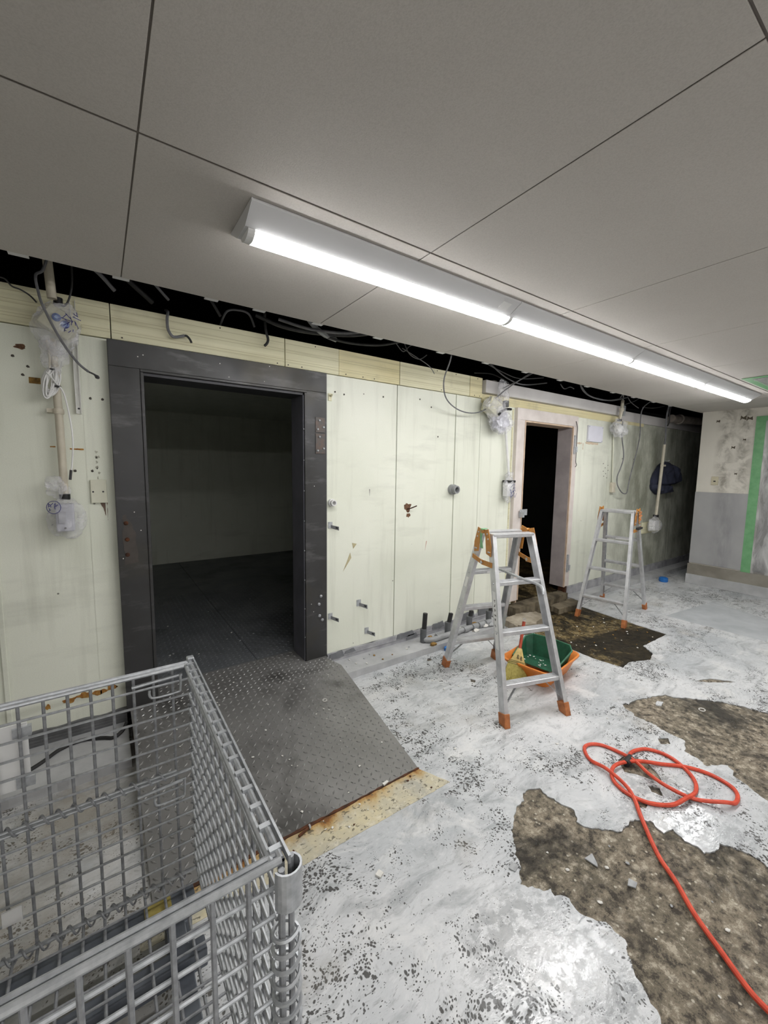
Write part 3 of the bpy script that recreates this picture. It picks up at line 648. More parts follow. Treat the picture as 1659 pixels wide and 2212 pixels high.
# ---- collapsible wire mesh container
BX0, BX1, BY0, BY1, BZ0, BZ1 = -.80, .20, .552, 1.325, .155, .852
bk = thing('mesh_container', 'galvanised wire mesh pallet box standing open in the foreground', 'mesh container', (-.30, .94, 0))
def rods(segs, r, n=8):
    mb = MB()
    for p, q in segs: mb.tube([p, q], r, n)
    return mb
RV, RH, RF = .0040, .0034, .0058
def wires(part, mat, horiz, vert, mat2=None):
    """loose wires of a panel; alike wires share their mesh"""
    cache = {}
    for p, q, r, m in [(p, q, RH, mat) for p, q in horiz] + [(p, q, RV, mat2 or mat) for p, q in vert]:
        p, q = Vector(p), Vector(q); key = (tuple(round(t, 4) for t in (q-p)), r)
        if key not in cache:
            me = MB().tube([(0,0,0), q-p], r, 7).mesh('wire'); smooth(me); me.materials.append(m); cache[key] = me
        link('wire', cache[key], None, part, WM[part].inverted() @ p)
def zlist(z0, z1, n): return [z0 + (z1-z0)*k/n for k in range(n+1)]
def side(name, P, Q, inward, vfirst, nv, hinge=False, lab=None):
    """panel between corner posts P and Q (xy), wires pitched at 50 mm"""
    P, Q, iw = Vector((*P,0)), Vector((*Q,0)), Vector((*inward,0))
    Z = lambda z: Vector((0,0,z))
    part = obj(name, rods([(P+Z(BZ1),Q+Z(BZ1)),(P+Z(BZ1-.003)+iw*.014,Q+Z(BZ1-.003)+iw*.014),(P+Z(BZ0),Q+Z(BZ0)),(P+Z(BZ0),P+Z(BZ1)),(Q+Z(BZ0),Q+Z(BZ1))], RF), M_GALV, bk)
    WM[part] = WM[bk].copy()
    hz = [BZ1-.049*k for k in range(1, 14)]
    wires(part, M_GALV, [(P+Z(z)+iw*.007, Q+Z(z)+iw*.007) for z in hz], [((P.lerp(Q, k/nv))+Z(BZ0), (P.lerp(Q, k/nv))+Z(BZ1)) for k in range(1, nv)], M_WIRE_D)  # uprights get the darker zinc: their shade is put into the colour
    return part
far = side('back_panel', (BX1,BY1), (BX0,BY1), (0,-1), 0, 20)
rt = side('side_panel', (BX1,BY0), (BX1,BY1), (-1,0), 0, 16)
near = side('front_panel', (BX1,BY0), (BX0,BY0), (0,1), 0, 20)
lf = side('side_panel', (BX0,BY0), (BX0,BY1), (1,0), 0, 16)
# folding joint across the back panel, and the spirals at its foot
obj('hinge_rod', rods([((BX1-.05,BY1-.01,.520),(BX0,BY1-.01,.520)),((BX1-.01,BY1-.01,.508),(BX0,BY1-.01,.508))], .004), M_GALV, far)
obj('coil_hinge', helix((BX1-.07,BY1-.006,.514),(BX0,BY1-.006,.514), .0125, .034, .003, (0,1,0)), M_WIRE_D, far)
obj('coil_hinge', helix((BX1-.03,BY1-.006,BZ0+.002),(BX0,BY1-.006,BZ0+.002), .0125, .034, .003, (0,1,0)), M_WIRE_D, far)
for z in (.79, .45):
    obj('latch_wire', MB().tube([(BX1-.155,BY1-.014,z+.03),(BX1-.025,BY1-.014,z+.035)], .005, 8).tube(catmull([(BX1-.03,BY1-.02,z+.04),(BX1-.032,BY1-.02,z-.005),(BX1-.04,BY1-.02,z-.014),(BX1-.10,BY1-.02,z-.014),(BX1-.112,BY1-.02,z-.004),(BX1-.112,BY1-.02,z+.012)], 3), .0035, 7), M_GALV, far)
# top rail of the right side is a flat strip on short spacers
obj('top_strip', MB().box(BX1+.008, BX1+.012, BY0-.01, BY1+.01, BZ1-.004, BZ1+.010), M_GALV, rt)
sp_ = MB().box(-.012, .010, -.005, .005, -.004, .004).mesh('spacer'); sp_.materials.append(M_GALV)
for k in range(16): link('spacer', sp_, None, rt, WM[rt].inverted() @ Vector((BX1, BY0+.02+k*.0485, BZ1+.002)))
# corner at the near right: clasp, twin posts and long spiral
cl = MB()
arc = [(BX1+.006+.022*math.cos(t_), BY0-.012+.020*math.sin(t_)) for t_ in [PI*1.05+PI*1.25*k/12 for k in range(13)]]
outer_ = [(x, y, BZ1-.062) for x, y in arc]; inn = [(BX1+.006+(x-BX1-.006)*.84, BY0-.012+(y-BY0+.012)*.84, BZ1-.062) for x, y in arc]
cl.prism(outer_+inn[::-1], (0,0,.062))
obj('corner_clasp', cl, M_GALV, near)
obj('corner_post', rods([((BX1-.004,BY0-.012,BZ0),(BX1-.004,BY0-.012,BZ1-.004)),((BX1+.014,BY0-.004,BZ0),(BX1+.014,BY0-.004,BZ1+.004))], .0052), M_WIRE_D, near)
obj('corner_coil', helix((BX1+.004,BY0-.008,BZ0),(BX1+.004,BY0-.008,BZ1-.105), .021, .027, .0032, (1,0,0), 16), M_GALV, near)
obj('corner_coil', helix((BX1+.004,BY1+.006,BZ0),(BX1+.004,BY1+.006,BZ1-.03), .014, .03, .003, (1,0,0), 10), M_WIRE_D, far)
obj('corner_clasp', MB().box(BX1-.008,BX1+.012,BY1-.006,BY1+.016,BZ1-.035,BZ1+.014), M_GALV, far, bevel=.003)
# bottom grid and the steel skid it stands on
bot = obj('bottom_grid', rods([((BX0,BY0,BZ0),(BX1,BY0,BZ0)),((BX0,BY1,BZ0),(BX1,BY1,BZ0)),((BX0,BY0,BZ0),(BX0,BY1,BZ0)),((BX1,BY0,BZ0),(BX1,BY1,BZ0))], .005), M_GALV, bk)
WM[bot] = WM[bk].copy()
wires(bot, M_WIRE_D, [((BX0,BY0+.0483*k,BZ0),(BX1,BY0+.0483*k,BZ0)) for k in range(1,16)], [((BX0+.05*k,BY0,BZ0-.006),(BX0+.05*k,BY1,BZ0-.006)) for k in range(1,20)])
M_SKID = plain('skid_steel', '#7a7f87', '#666b73', 14, .45, .5)
for y in (1.27, 1.10, .78, .60): obj('skid_beam', MB().box(BX0+.02,BX1-.02,y-.022,y+.022,.085,.138), M_SKID, bk, bevel=.003)
for x in (-.72, -.30, .12): obj('skid_beam', MB().box(x-.025,x+.025,BY0+.02,BY1-.02,.060,.098), M_SKID, bk, bevel=.003)
for x in (-.74, .13):
    for y in (.62, 1.26): obj('leg', MB().box(x-.035,x+.035,y-.035,y+.035,0,.09), M_SKID, bk, bevel=.004)
obj('tape_piece', MB().box(.045,.115,1.242,1.288,.1382,.1395), M_YEL, bk)
pt = obj('name_plate', MB().box(-.42,-.186,BY1+.010,BY1+.014,.612,.788), M_WHITE, bk)
for z in (.765, .628): obj('plate_lug', MB().box(-.215,-.178,BY1+.004,BY1+.018,z-.012,z+.014), M_GALV, pt)
obj('tag_plate', MB().box(-.262,-.222,BY1-.012,BY1-.008,.262,.305), M_WHITE, bk)

# ---- aluminium step ladders
def ladder(name, label, loc, rz, H, tape=False, letters=True, ribbon=False):
    t = thing(name, label, 'step ladder', loc, rz, 'aluminium step ladders')
    def pt(sx, sy, z, off=0.):                  # point on a rail at height z
        k = z/H; return Vector((sx*(.212+(.142-.212)*k + off), sy*(.375+(.062-.375)*k), z))
    P = lambda n, mb, m, par=t, **k: obj(n, mb, m, par, world=False, **k)
    for sx in (-1, 1):
        for sy in (-1, 1):
            p0, p1 = pt(sx,sy,.035), pt(sx,sy,H)
            tdir = (p1-p0).normalized(); xs = Vector((1,0,0)); xs = (xs-tdir*xs.dot(tdir)).normalized(); ys = tdir.cross(xs)
            # C-shaped rail: web outside, flanges turned inwards
            mb = MB(); w, d, tk = .026, .056, .003
            sec = [(-w/2*sx,-d/2),(w/2*sx,-d/2),(w/2*sx,d/2),(-w/2*sx,d/2),(-w/2*sx,d/2-tk),(w/2*sx-tk*sx,d/2-tk),(w/2*sx-tk*sx,-d/2+tk),(-w/2*sx,-d/2+tk)]
            vs = [q + xs*a_ + ys*b_ for q in (p0,p1) for a_, b_ in sec]; n = 8
            mb.add(vs, [tuple(range(n-1,-1,-1)), tuple(range(n,2*n))]+[(i,(i+1)%n,n+(i+1)%n,n+i) for i in range(n)])
            rail = P('rail', mb, M_ALU)
            f0, f1 = pt(sx,sy,0.), pt(sx,sy,.066); ff = MB().beam(f0+Vector((0,0,.0)), f1, .036, .066)
            for i, v in enumerate(ff.v):
                if i < 4: ff.v[i] = (v[0], v[1], 0.)
            P('foot_cap', ff, M_ORANGE_F, bevel=.003)
            for z in (.205, .485, .765): P('rivet', MB().lathe([(.006,0),(.004,.003*sx)], pt(sx,sy,z)+Vector((sx*.013,0,0)), 'x', 8), M_GALV, rail)
    for sy in (-1, 1):
        for z in (.205, .485, .765):
            a_, b_ = pt(-1,sy,z), pt(1,sy,z)
            m = MB().box(a_.x+.012, b_.x-.012, a_.y-.026, a_.y+.026, z-.012, z+.014)
            r_ = P('rung', m, M_ALU, bevel=.004)
            for k in range(5): P('tread_rib', MB().box(a_.x+.014, b_.x-.014, a_.y-.022+k*.0105, a_.y-.019+k*.0105, z+.014, z+.0158), M_ALU, r_)
        a_, b_ = pt(-1,sy,.205), pt(1,sy,.205)
        for s in (-1, 1):
            q = pt(s,sy,.10); P('brace', MB().beam((q.x-s*.012,q.y,q.z), ((b_.x-.10)*s, a_.y, .193), .012, .004, (0,1,0)), M_WIRE_D)
        y0 = sy*.062
        P('top_step', MB().box(-.15,.15,y0-.030,y0+.030,H-.012,H+.014), M_ALU, bevel=.004)
    for sx in (-1, 1):
        for sy in (-1, 1):                      # pivot brackets, shaped like a fin reaching over the top
            x = sx*.166
            poly = [(x, sy*.010, H+.030),(x, sy*.030, H-.012),(x, sy*.046, H-.115),(x, sy*.098, H-.125),(x, sy*.098, H-.06),(x, sy*.072, H+.008),(x, sy*.060, H+.042)]
            br = P('pivot_bracket', MB().prism(poly, (sx*.004,0,0)), M_ORANGE)
            for yy, zz in ((.07,-.10),(.085,-.10),(.062,-.02),(.05,.01)): P('rivet', MB().lathe([(.006,0),(.004,.003)] if sx > 0 else [(.006,0),(.004,-.003)], (x+(.004 if sx>0 else -.004), sy*yy, H+zz), 'x', 8), M_GALV, br)
        P('pivot_pin', MB().lathe([(.012,-.012),(.012,.012)], (sx*.166, 0, H+.020), 'x', 12), M_ORANGE)
        za = H-.175; q0, q1 = pt(sx,-1,za,.016), pt(sx,1,za+.02,.016); mid = (q0+q1)/2 + Vector((0,0,-.012))
        P('lock_link', MB().beam(q0, mid+Vector((0,.01,0)), .005, .032), M_ORANGE, bevel=.001); P('lock_link', MB().beam(mid-Vector((0,.01,0))+Vector((sx*.005,0,0)), q1+Vector((sx*.005,0,0)), .005, .028), M_ORANGE, bevel=.001)
        P('rivet', MB().lathe([(.011,-.006),(.011,.006)], mid+Vector((sx*.003,0,0)), 'x', 10), M_GALV)
    # printed stickers on the rails
    def sticker(sx, sy, z0, z1, marks):
        tdir = (pt(sx,sy,z1)-pt(sx,sy,z0)); off = Vector((sx*.0136, 0, 0)); dy = Vector((0,.016,0))
        p, q = pt(sx,sy,z0)+off, pt(sx,sy,z1)+off
        st = P('sticker', MB().prism([p-dy, p+dy, q+dy, q-dy], (sx*.0006,0,0)), M_WHITE)
        rr = random.Random(int(z0*100))
        if marks:
            k = 0; zz = .03
            while zz < (z1-z0)-.03:
                c = p + (q-p)*(zz/(z1-z0)) + Vector((sx*.0009,0,0)); mm = MB()
                for s_ in range(4):
                    aa = rr.choice((0, PI/2, PI/2, .7)); o_ = Vector((0, rr.uniform(-.006,.006), rr.uniform(-.008,.008))); dv = Vector((0, math.cos(aa), math.sin(aa)))*rr.uniform(.004,.009)
                    mm.beam(c+o_-dv, c+o_+dv, .0008, .0022)
                P('printed_character', mm, M_INKB, st); zz += .028
    sticker(-1, -1, .50, .72, True); sticker(-1, -1, .40, .49, False)
    sticker(-1, 1, .66, .73, False)
    if letters: P('sticker', MB().box(-.05, .10, pt(1,1,.765).y-.0272, pt(1,1,.765).y-.0262, .757, .770), M_WHITE)
    if ribbon:
        mb = MB()
        for k in range(7):
            a_ = k*.9; mb.beam((.186,-.02,H-.03), (.196, -.02+.045*math.cos(a_), H-.03+.05*math.sin(a_)), .004, .018)
        P('orange_ribbon', mb, plain('ribbon_orange','#c98a5c','#b77545',30))
        P('black_tie', MB().box(.172,.20,-.06,.075,H-.165,H-.145), M_BLACK)
    if tape:
        P('green_tape', MB().prism([(-.174,-.012,H+.034),(-.174,.018,H+.036),(-.176,.020,H+.0),(-.178,.012,H-.085),(-.178,-.024,H-.085),(-.177,-.002,H-.02)], (-.002,0,0)).prism([(-.174,-.012,H+.034),(-.14,-.010,H+.036),(-.14,.014,H+.036),(-.174,.018,H+.036)], (0,0,.002)), M_TAPEG)
    return t
ladder('step_ladder', 'near aluminium step ladder with a pry bar across its rungs, green tape on its hinge', (2.142,1.699,0), math.radians(-16.6), 1.045, True)
ladder('step_ladder', 'farther aluminium step ladder with its front feet in the dark broken floor patch', (4.32,2.03,-.004), math.radians(-80), 1.06, ribbon=True)
pry = thing('pry_bar', 'long grey steel pry bar resting across the rungs of the near ladder', 'pry bar', (2.09,1.55,.785))
obj('shaft', MB().tube(catmull([(2.185,1.90,.802),(2.176,1.842,.793),(2.168,1.752,.7925),(2.13,1.62,.7925),(2.091,1.494,.7925)], 4), .0085, 8), M_GALV, pry)
obj('claw', MB().tube(catmull([(2.091,1.494,.7925),(2.069,1.402,.794),(2.03,1.34,.790),(1.985,1.302,.770)], 5), [.0088]*8+[.009,.009,.008,.008,.007,.006,.005,.004], 8), M_GALV, pry)
obj('hook_end', MB().tube(catmull([(2.185,1.90,.802),(2.195,1.925,.812),(2.20,1.935,.822)], 3), .0075, 8), M_GALV, pry)

# ---- tub, scoop and broom under the ladder
def rrect(hx, hy, r, n=5):
    out = []
    for cx, cy, a0 in ((hx-r,hy-r,0),(-hx+r,hy-r,PI/2),(-hx+r,-hy+r,PI),(hx-r,-hy+r,1.5*PI)):
        out += [(cx+r*math.cos(a0+PI/2*k/n), cy+r*math.sin(a0+PI/2*k/n)) for k in range(n+1)]
    return out
tb = thing('plastic_tub', 'orange plastic tub holding the green scoop under the near ladder', 'tub', (2.555,1.665,0), math.radians(9))
prof = [(.19,.13,.0),(.235,.175,.108),(.247,.187,.114),(.252,.192,.124),(.252,.192,.132),(.242,.182,.134),(.228,.168,.118),(.185,.125,.006)]
mb = MB(); rings = []
for hx, hy, z in prof: rings.append([(x, y, z) for x, y in rrect(hx, hy, .07 if z > .02 else .05)])
n = len(rings[0]); mb.v = [p for r in rings for p in r]
for i in range(len(rings)-1): mb.f += [(i*n+k, i*n+(k+1) % n, (i+1)*n+(k+1) % n, (i+1)*n+k) for k in range(n)]
mb.f += [tuple(range(n)), tuple((len(rings)-1)*n+k for k in range(n))]; mb.sm = True
obj('basin', mb, M_TUB, tb, world=False)
scp = thing('dust_scoop', 'dark green plastic dust scoop lying in the orange tub', 'dustpan', (2.56,1.665,.04), math.radians(9))
def scoop():
    mb = MB(); T = .004
    outl = [(-.15,-.125,.050),(-.15,.125,.050)]; 
    fl = [(-.155,-.13,.062),(-.155,.13,.062),(.06,.145,.02),(.10,.115,.02),(.115,0,.02),(.10,-.115,.02),(.06,-.145,.02)]
    tp = [(-.13,-.155,.075),(-.13,.155,.075),(.09,.175,.150),(.14,.14,.165),(.155,0,.168),(.14,-.14,.165),(.09,-.175,.150)]
    mb.add([Vector(p) for p in fl], [(0,1,2,3,4,5,6)])
    o = MB(); f2 = [Vector(p) for p in fl]; t2 = [Vector(p) for p in tp]; v = f2+t2; fs = [(0,6,5,4,3,2,1)]
    for i in range(1, 7): j = (i+1) % 7; fs.append((i, j, 7+j, 7+i))
    o.add(v, fs); return o
me = scoop().mesh('scoop'); bmx = bmesh.new(); bmx.from_mesh(me); bmesh.ops.solidify(bmx, geom=bmx.faces[:], thickness=.005); bmx.to_mesh(me); bmx.free()
obj('pan', me, M_GREEN, scp, world=False)
obj('rim', MB().tube([(-.13,.155,.077),(.09,.175,.152),(.14,.14,.167),(.155,0,.170),(.14,-.14,.167),(.09,-.175,.152),(-.13,-.155,.077)], .0055, 7), plain('rim_green_pale', '#3c7358', '#2f6148', 20), scp, world=False)
obj('handle', MB().beam((.15,.03,.150),(.36,.11,.158),.034,.012,(0,0,1)), M_GREEN, scp, world=False, bevel=.003)
for k in range(20):
    x, y = random.uniform(-.13,.05), random.uniform(-.11,.11)
    s = random.uniform(.004,.009); zb = .062 - .042*(x+.155)/.215
    o = obj('plaster_crumb', crumple((0,0,0), (s,s*.8,s*.5), .7, k, 1), M_CHIP)
    o.location = (Matrix.Translation((2.56,1.665,.04)) @ Matrix.Rotation(math.radians(9),4,'Z') @ Vector((x,y,zb+.006+s*.4))); o.rotation_euler = (0,0,k)
    tag(o, 'white plaster crumb lying in the green scoop', 'debris', 'plaster crumbs in the scoop')
br = thing('hand_broom', 'straw hand broom with red handle leaning on the orange tub', 'broom', (2.255,1.655,0))
A, B = Vector((2.258,1.662,.008)), Vector((2.455,1.752,.372)); ax = (B-A).normalized(); wd = Vector((.88,-.47,0)); wd = (wd-ax*wd.dot(ax)).normalized(); dp = ax.cross(wd)
def fan(h0, h1, w0, w1, d0, d1, steps=6, nn=18, rag=0.):
    mb = MB(); vs = []
    for i in range(steps+1):
        t = i/steps; h = h0+(h1-h0)*t; w = w0+(w1-w0)*(t**.8); d = d0+(d1-d0)*t
        for k in range(nn):
            a_ = 2*PI*k/nn; vs.append(A + ax*(h + (rag*noise.noise(Vector((k*1.7,i,0))) if i == 0 else 0)) + wd*w*math.cos(a_) + dp*d*math.sin(a_))
    mb.add(vs, [(i*nn+k, i*nn+(k+1) % nn, (i+1)*nn+(k+1) % nn, (i+1)*nn+k) for i in range(steps) for k in range(nn)] + [tuple(range(nn)), tuple(steps*nn+k for k in range(nn))]); mb.sm = True
    return mb
obj('bristle_core', fan(.015,.130,.074,.068,.024,.020), M_STRAW, br)
st = MB(); rr = random.Random(3)
for k in range(560):
    a_ = rr.uniform(0,2*PI); q = math.sqrt(rr.random())*.35+.68
    p1 = A + ax*.118 + wd*.067*math.cos(a_)*q + dp*.020*math.sin(a_)*q
    p0 = A + ax*rr.uniform(-.004,.02) + wd*(.082*math.cos(a_)*q + rr.uniform(-.004,.004)) + dp*(.026*math.sin(a_)*q + rr.uniform(-.003,.003))
    st.tube([p0, (p0+p1)/2 + wd*rr.uniform(-.003,.003), p1], .0009, 3, cap=False)
tag(obj('bristles', st, plain('straw_strand', '#cdbf6c', '#a89b4f', 90, .7), br), None, None, None, 'stuff')
head = obj('broom_head', fan(.118,.235,.069,.016,.0215,.012,7), M_STRAW2, br); WM[head] = WM[br].copy()
for h in (.122,.133,.143): obj('binding', MB().tube([A+ax*h+wd*(.071-.25*(h-.12))*math.cos(2*PI*k/20)+dp*.0228*math.sin(2*PI*k/20) for k in range(20)], .0022, 5, closed=True), plain('binding_cord', '#6b6433', '#857c45', 40), br)
chs = MB()
for cx, cz in ((-.012,.172),(.012,.166)):
    for u0, v0, u1, v1 in ((-.009,.012,.009,.012),(-.008,.004,.008,.004),(0,.018,0,-.012),(-.009,-.006,-.002,.002),(.003,.0,.009,-.010),(-.006,-.012,.007,-.012)):
        p = lambda u, v: A + ax*(cz+v) + wd*(cx+u) - dp*.0195 if (-dp).dot(Vector((0,-1,0))) > 0 else A + ax*(cz+v) + wd*(cx+u) + dp*.0195
        chs.beam(p(u0,v0), p(u1,v1), .0018, .0018, tuple(dp))
obj('brush_lettering', chs, M_INKB, head)
obj('handle', MB().tube([A+ax*.225, A+ax*.30, B], [.0115,.0105,.0115], 10), M_REDH, br)
obj('hanging_loop', MB().tube(catmull([B+wd*.005, B+ax*.02+wd*.01, B+ax*.022-wd*.008, B-wd*.005], 4), .0022, 6), M_GALV, br)

# ---- red cable on the floor
cp = [(2.144,.868),(2.18,.882),(2.233,.875),(2.292,.844),(2.322,.77),(2.296,.689),(2.236,.622),(2.156,.592),(2.056,.597),(1.981,.623),(1.91,.685),(1.888,.762),(1.915,.836),(1.97,.87),(2.046,.867),(2.137,.822),(2.23,.755),(2.305,.683),(2.345,.601),(2.338,.519),(2.299,.48),(2.232,.469),(2.177,.492),(2.105,.579),(2.061,.671),(2.084,.758),(2.121,.836),(2.138,.934),(2.114,1.006),(2.062,1.04),(2.01,1.031),(1.959,.971),(1.947,.885),(1.916,.785),(1.88,.729),(1.801,.667),(1.672,.554),(1.609,.471),(1.537,.392),(1.476,.301),(1.434,.237),(1.414,.184),(1.39,.05),(1.33,-.2)]
zs = [.009]*len(cp)
for i in (13,14,15,24,25,26,32,33,8,22): zs[i] = .022
zs[24] = .026; zs[9] = .009
cd = thing('extension_cable', 'orange red cable coiled in loops on the wet floor', 'cable', (2.1,.8,0))
obj('cable', MB().tube(catmull([(x, y, z) for (x, y), z in zip(cp, zs)], 5), .0086, 8), M_CORD, cd)
obj('plug', MB().tube([(2.150,.870,.013),(2.125,.862,.015),(2.095,.856,.016),(2.07,.852,.016)], [.011,.016,.019,.017], 10), M_BLACK, cd)

# ================================================================== fittings on the wall, cables, bags
def cable(label, pts, r, mat, group=None, k=6, name='cable', n=7):
    o = obj(name, MB().tube(catmull(pts, k), r, n), mat); return tag(o, label, 'cable', group)
def bag(parent, c, s, seed, amp=.55, name='plastic_bag', sub=4):
    return obj(name, crumple(c, s, amp*1.3, seed, sub, 2.6), M_BAG, parent, sm=True)
def scribble(parent, c, w, h, y, seed, mat=None, n=9, name='print_mark'):
    rr = random.Random(seed); mm = MB()
    for k in range(n):
        x = c[0] + w*(rr.random()-.5); z = c[1] + h*(rr.random()-.5); a_ = rr.uniform(0, PI); L = rr.uniform(.15,.35)*min(w,h)
        mm.beam((x-L*math.cos(a_), y, z-L*math.sin(a_)), (x+L*math.cos(a_), y, z+L*math.sin(a_)), .0012, .0028, (0,1,0))
    return obj(name, mm, mat or M_INK, parent)

# left conduit with its bagged junction box and bagged switch
jb = thing('junction_box', 'junction box with two blue knobs in a clear bag hung high at the left', 'junction box', (-.12, 2.47, 2.0))
R_ = Matrix.Translation((-.115,2.45,2.09)) @ Matrix.Rotation(math.radians(33),4,'Y')
def tf(mb, m): mb.v = [tuple(m @ Vector(v)) for v in mb.v]; return mb
box_ = obj('box', tf(MB().box(-.068,.06,-.02,.05,-.05,.052), R_), plain('box_cream','#c9c6ad','#bab79d',12), jb, bevel=.004); WM[box_] = WM[jb].copy()
for u, w in ((-.020,.010),(.018,.004)):
    kn = obj('knob', tf(MB().lathe([(.017,0),(.017,-.008),(.013,-.010)], (u,-.02,w), 'y', 16), R_), M_BLUE, box_); 
    obj('knob_face', tf(MB().lathe([(.008,0),(.007,-.002)], (u,-.03,w), 'y', 12), R_), plain('knob_pale','#7fa3d6'), box_)
bag(jb, (-.125,2.455,2.07), (.082,.055,.115), 2.3); bag(jb, (-.15,2.47,1.95), (.05,.03,.065), 7.7, .8)
scribble(jb, (-.072,2.105), .05, .06, 2.392, 4, None, 14); scribble(jb, (-.075,2.055), .05, .02, 2.392, 8, None, 7)
obj('tape_band', MB().lathe([(.018,0),(.018,.03)], (-.118,2.45,2.172), 'z', 12), M_TAPEK, jb)
cu = thing('conduit', 'ivory conduit pipe running down the wall to the left bagged switch', 'conduit', (-.145,2.5,1.33))
obj('pipe', MB().tube([(-.152,2.505,2.03),(-.146,2.505,1.70),(-.144,2.505,1.31)], .0165, 12), M_IVORY, cu)
obj('clamp', MB().lathe([(.021,-.012),(.022,0),(.021,.012)], (-.146,2.505,1.70), 'z', 14).box(-.19,-.15,2.51,2.549,1.695,1.712), M_IVORY, cu)
up = thing('riser_pipe', 'short ivory pipe stub dropping out of the ceiling void at the left', 'pipe', (-.14,2.42,2.2))
obj('pipe', MB().tube([(-.152,2.42,2.50),(-.137,2.42,2.185)], .018, 12, cap=False).tube([(-.152,2.42,2.50),(-.137,2.42,2.186)], .0155, 12, cap=False), M_IVORY, up)
sb = thing('switch_box', 'grey switch box in a clear bag tied with black tape at the left', 'switch box', (-.145,2.5,1.10))
bx_ = obj('box', MB().box(-.182,-.112,2.47,2.535,1.13,1.262), M_BOXG, sb, bevel=.005)
obj('rocker', MB().box(-.172,-.142,2.463,2.471,1.17,1.225), plain('rocker_grey','#a2a3ab'), sb, bevel=.002); obj('screw', MB().lathe([(.005,0),(.004,-.003)], (-.148,2.47,1.146), 'y', 8), M_DCAB, sb)
bag(sb, (-.14,2.495,1.19), (.072,.055,.105), 5.1, .35); bag(sb, (-.175,2.49,1.345), (.038,.03,.05), 9.2, .8)
obj('tape_band', MB().lathe([(.022,0),(.022,.026)], (-.144,2.503,1.282), 'z', 12), M_TAPEK, sb)
obj('bag_neck', crumple((-.144,2.503,1.325),(.024,.022,.03),.5,1.3), M_BAG, sb)
obj('print_mark', MB().tube([(-.185+.026*math.cos(t_), 2.445, 1.25+.03*math.sin(t_)) for t_ in [2*PI*k/18 for k in range(18)]], .0014, 5, closed=True), M_INK, sb)
scribble(sb, (-.188,1.253), .03, .04, 2.444, 6)
cl_ = thing('cable_coil', 'coil of white cable tied to the left conduit', 'cable', (-.165,2.48,1.80))
mb = MB()
for k in range(13):
    cx, cz, rx_, rz_ = -.165+.004*(k%3)-.003*(k//3), 1.838-.002*k, .014+.005*(k%4), .048+.005*(k%5); th_ = .22+.06*(k%3-1)
    pts = []
    for j in range(28):
        a_ = 2*PI*j/28; x, z = rx_*math.cos(a_), rz_*math.sin(a_)
        pts.append((cx + x*math.cos(th_)+z*math.sin(th_), 2.468+.004*(k%4)+.004*math.sin(a_*2+k), cz - x*math.sin(th_)+z*math.cos(th_)))
    mb.tube(pts, .0032, 6, closed=True)
obj('coils', mb, M_WHITE, cl_)
obj('tail', MB().tube(catmull([(-.178,2.465,1.87),(-.150,2.458,1.83),(-.120,2.462,1.78),(-.103,2.47,1.66),(-.098,2.47,1.56),(-.106,2.47,1.46),(-.112,2.47,1.42)]), .0036, 7), M_WHITE, cl_)
obj('sleeve', MB().tube([(-.112,2.47,1.425),(-.118,2.47,1.378)], .0055, 8), M_DCAB, cl_)
obj('lead', MB().tube(catmull([(-.165,2.465,1.89),(-.163,2.467,1.95),(-.17,2.47,2.02)]), .0045, 7), M_IVORY, cl_)
for c, a_ in (((-.155,2.47,1.885),0),((-.14,2.465,1.81),1)): obj('cable_tie', MB().lathe([(.012,-.003),(.012,.003)], c, 'z', 10), M_BLACK, cl_)
rl = thing('slotted_rail', 'slim white metal channel screwed to the wall beside the left conduit', 'rail', (-.068,2.54,1.70))
obj('channel', MB().prism([(-.080,2.548,1.70),(-.080,2.530,1.70),(-.077,2.530,1.70),(-.077,2.545,1.70),(-.061,2.545,1.70),(-.061,2.530,1.70),(-.058,2.530,1.70),(-.058,2.548,1.70)], (0,0,.53)), plain('rail_white','#d5d5d0','#c5c5bf',10,.4,.3), rl)
for z in (1.725, 2.20): obj('screw', MB().lathe([(.005,0),(.004,-.004)], (-.069,2.546,z), 'y', 8), M_DCAB, rl)
bp = thing('blank_plate', 'cream blank cover plate beside the wide door frame', 'cover plate', (-.008,2.54,1.26))
obj('plate', MB().box(-.042,.026,2.537,2.55,1.258,1.375), plain('plate_cream','#d6d6c4','#c8c8b5',10), bp, bevel=.002)
for x in (-.032, .010): obj('screw_hole', MB().lathe([(.0045,0),(.0045,-.001)], (x,2.537,1.315), 'y', 8), M_DCAB, bp)

# loose cables along the top of the wall
cable('dark grey cable hanging in front of the left bagged box to a taped end', [(-.13,2.40,2.40),(-.16,2.40,2.295),(-.186,2.39,2.26),(-.180,2.385,2.19),(-.166,2.38,2.13),(-.117,2.38,2.01),(-.063,2.385,1.92),(-.02,2.39,1.88)], .0055, M_GREYC)
cable('frayed dark taped cable end under the left grey cable', [(-.02,2.39,1.88),(0.0,2.392,1.872),(.012,2.395,1.862),(.02,2.396,1.855)], [.004]*6+[.004,.0045,.005,.006,.0075,.009,.0095,.009,.008,.007,.006,.004,.002], M_DCAB)
cable('thin dark wire curling over the wall top at the far left', [(-.40,2.5,2.30),(-.33,2.5,2.262),(-.30,2.5,2.255),(-.279,2.5,2.23),(-.25,2.5,2.222),(-.22,2.5,2.205),(-.198,2.5,2.18)], .0035, M_DCAB)
cable('grey cable loop beside the ivory pipe stub', [(-.06,2.45,2.40),(-.062,2.45,2.28),(-.08,2.45,2.20),(-.10,2.45,2.17),(-.105,2.45,2.185)], .004, M_DCAB)
cable('short grey cable stub bent over the fascia above the wide door frame', [(.34,2.62,2.30),(.338,2.52,2.262),(.331,2.50,2.22),(.333,2.50,2.17),(.350,2.50,2.138),(.372,2.50,2.136),(.41,2.50,2.15)], .0075, M_GREYC)
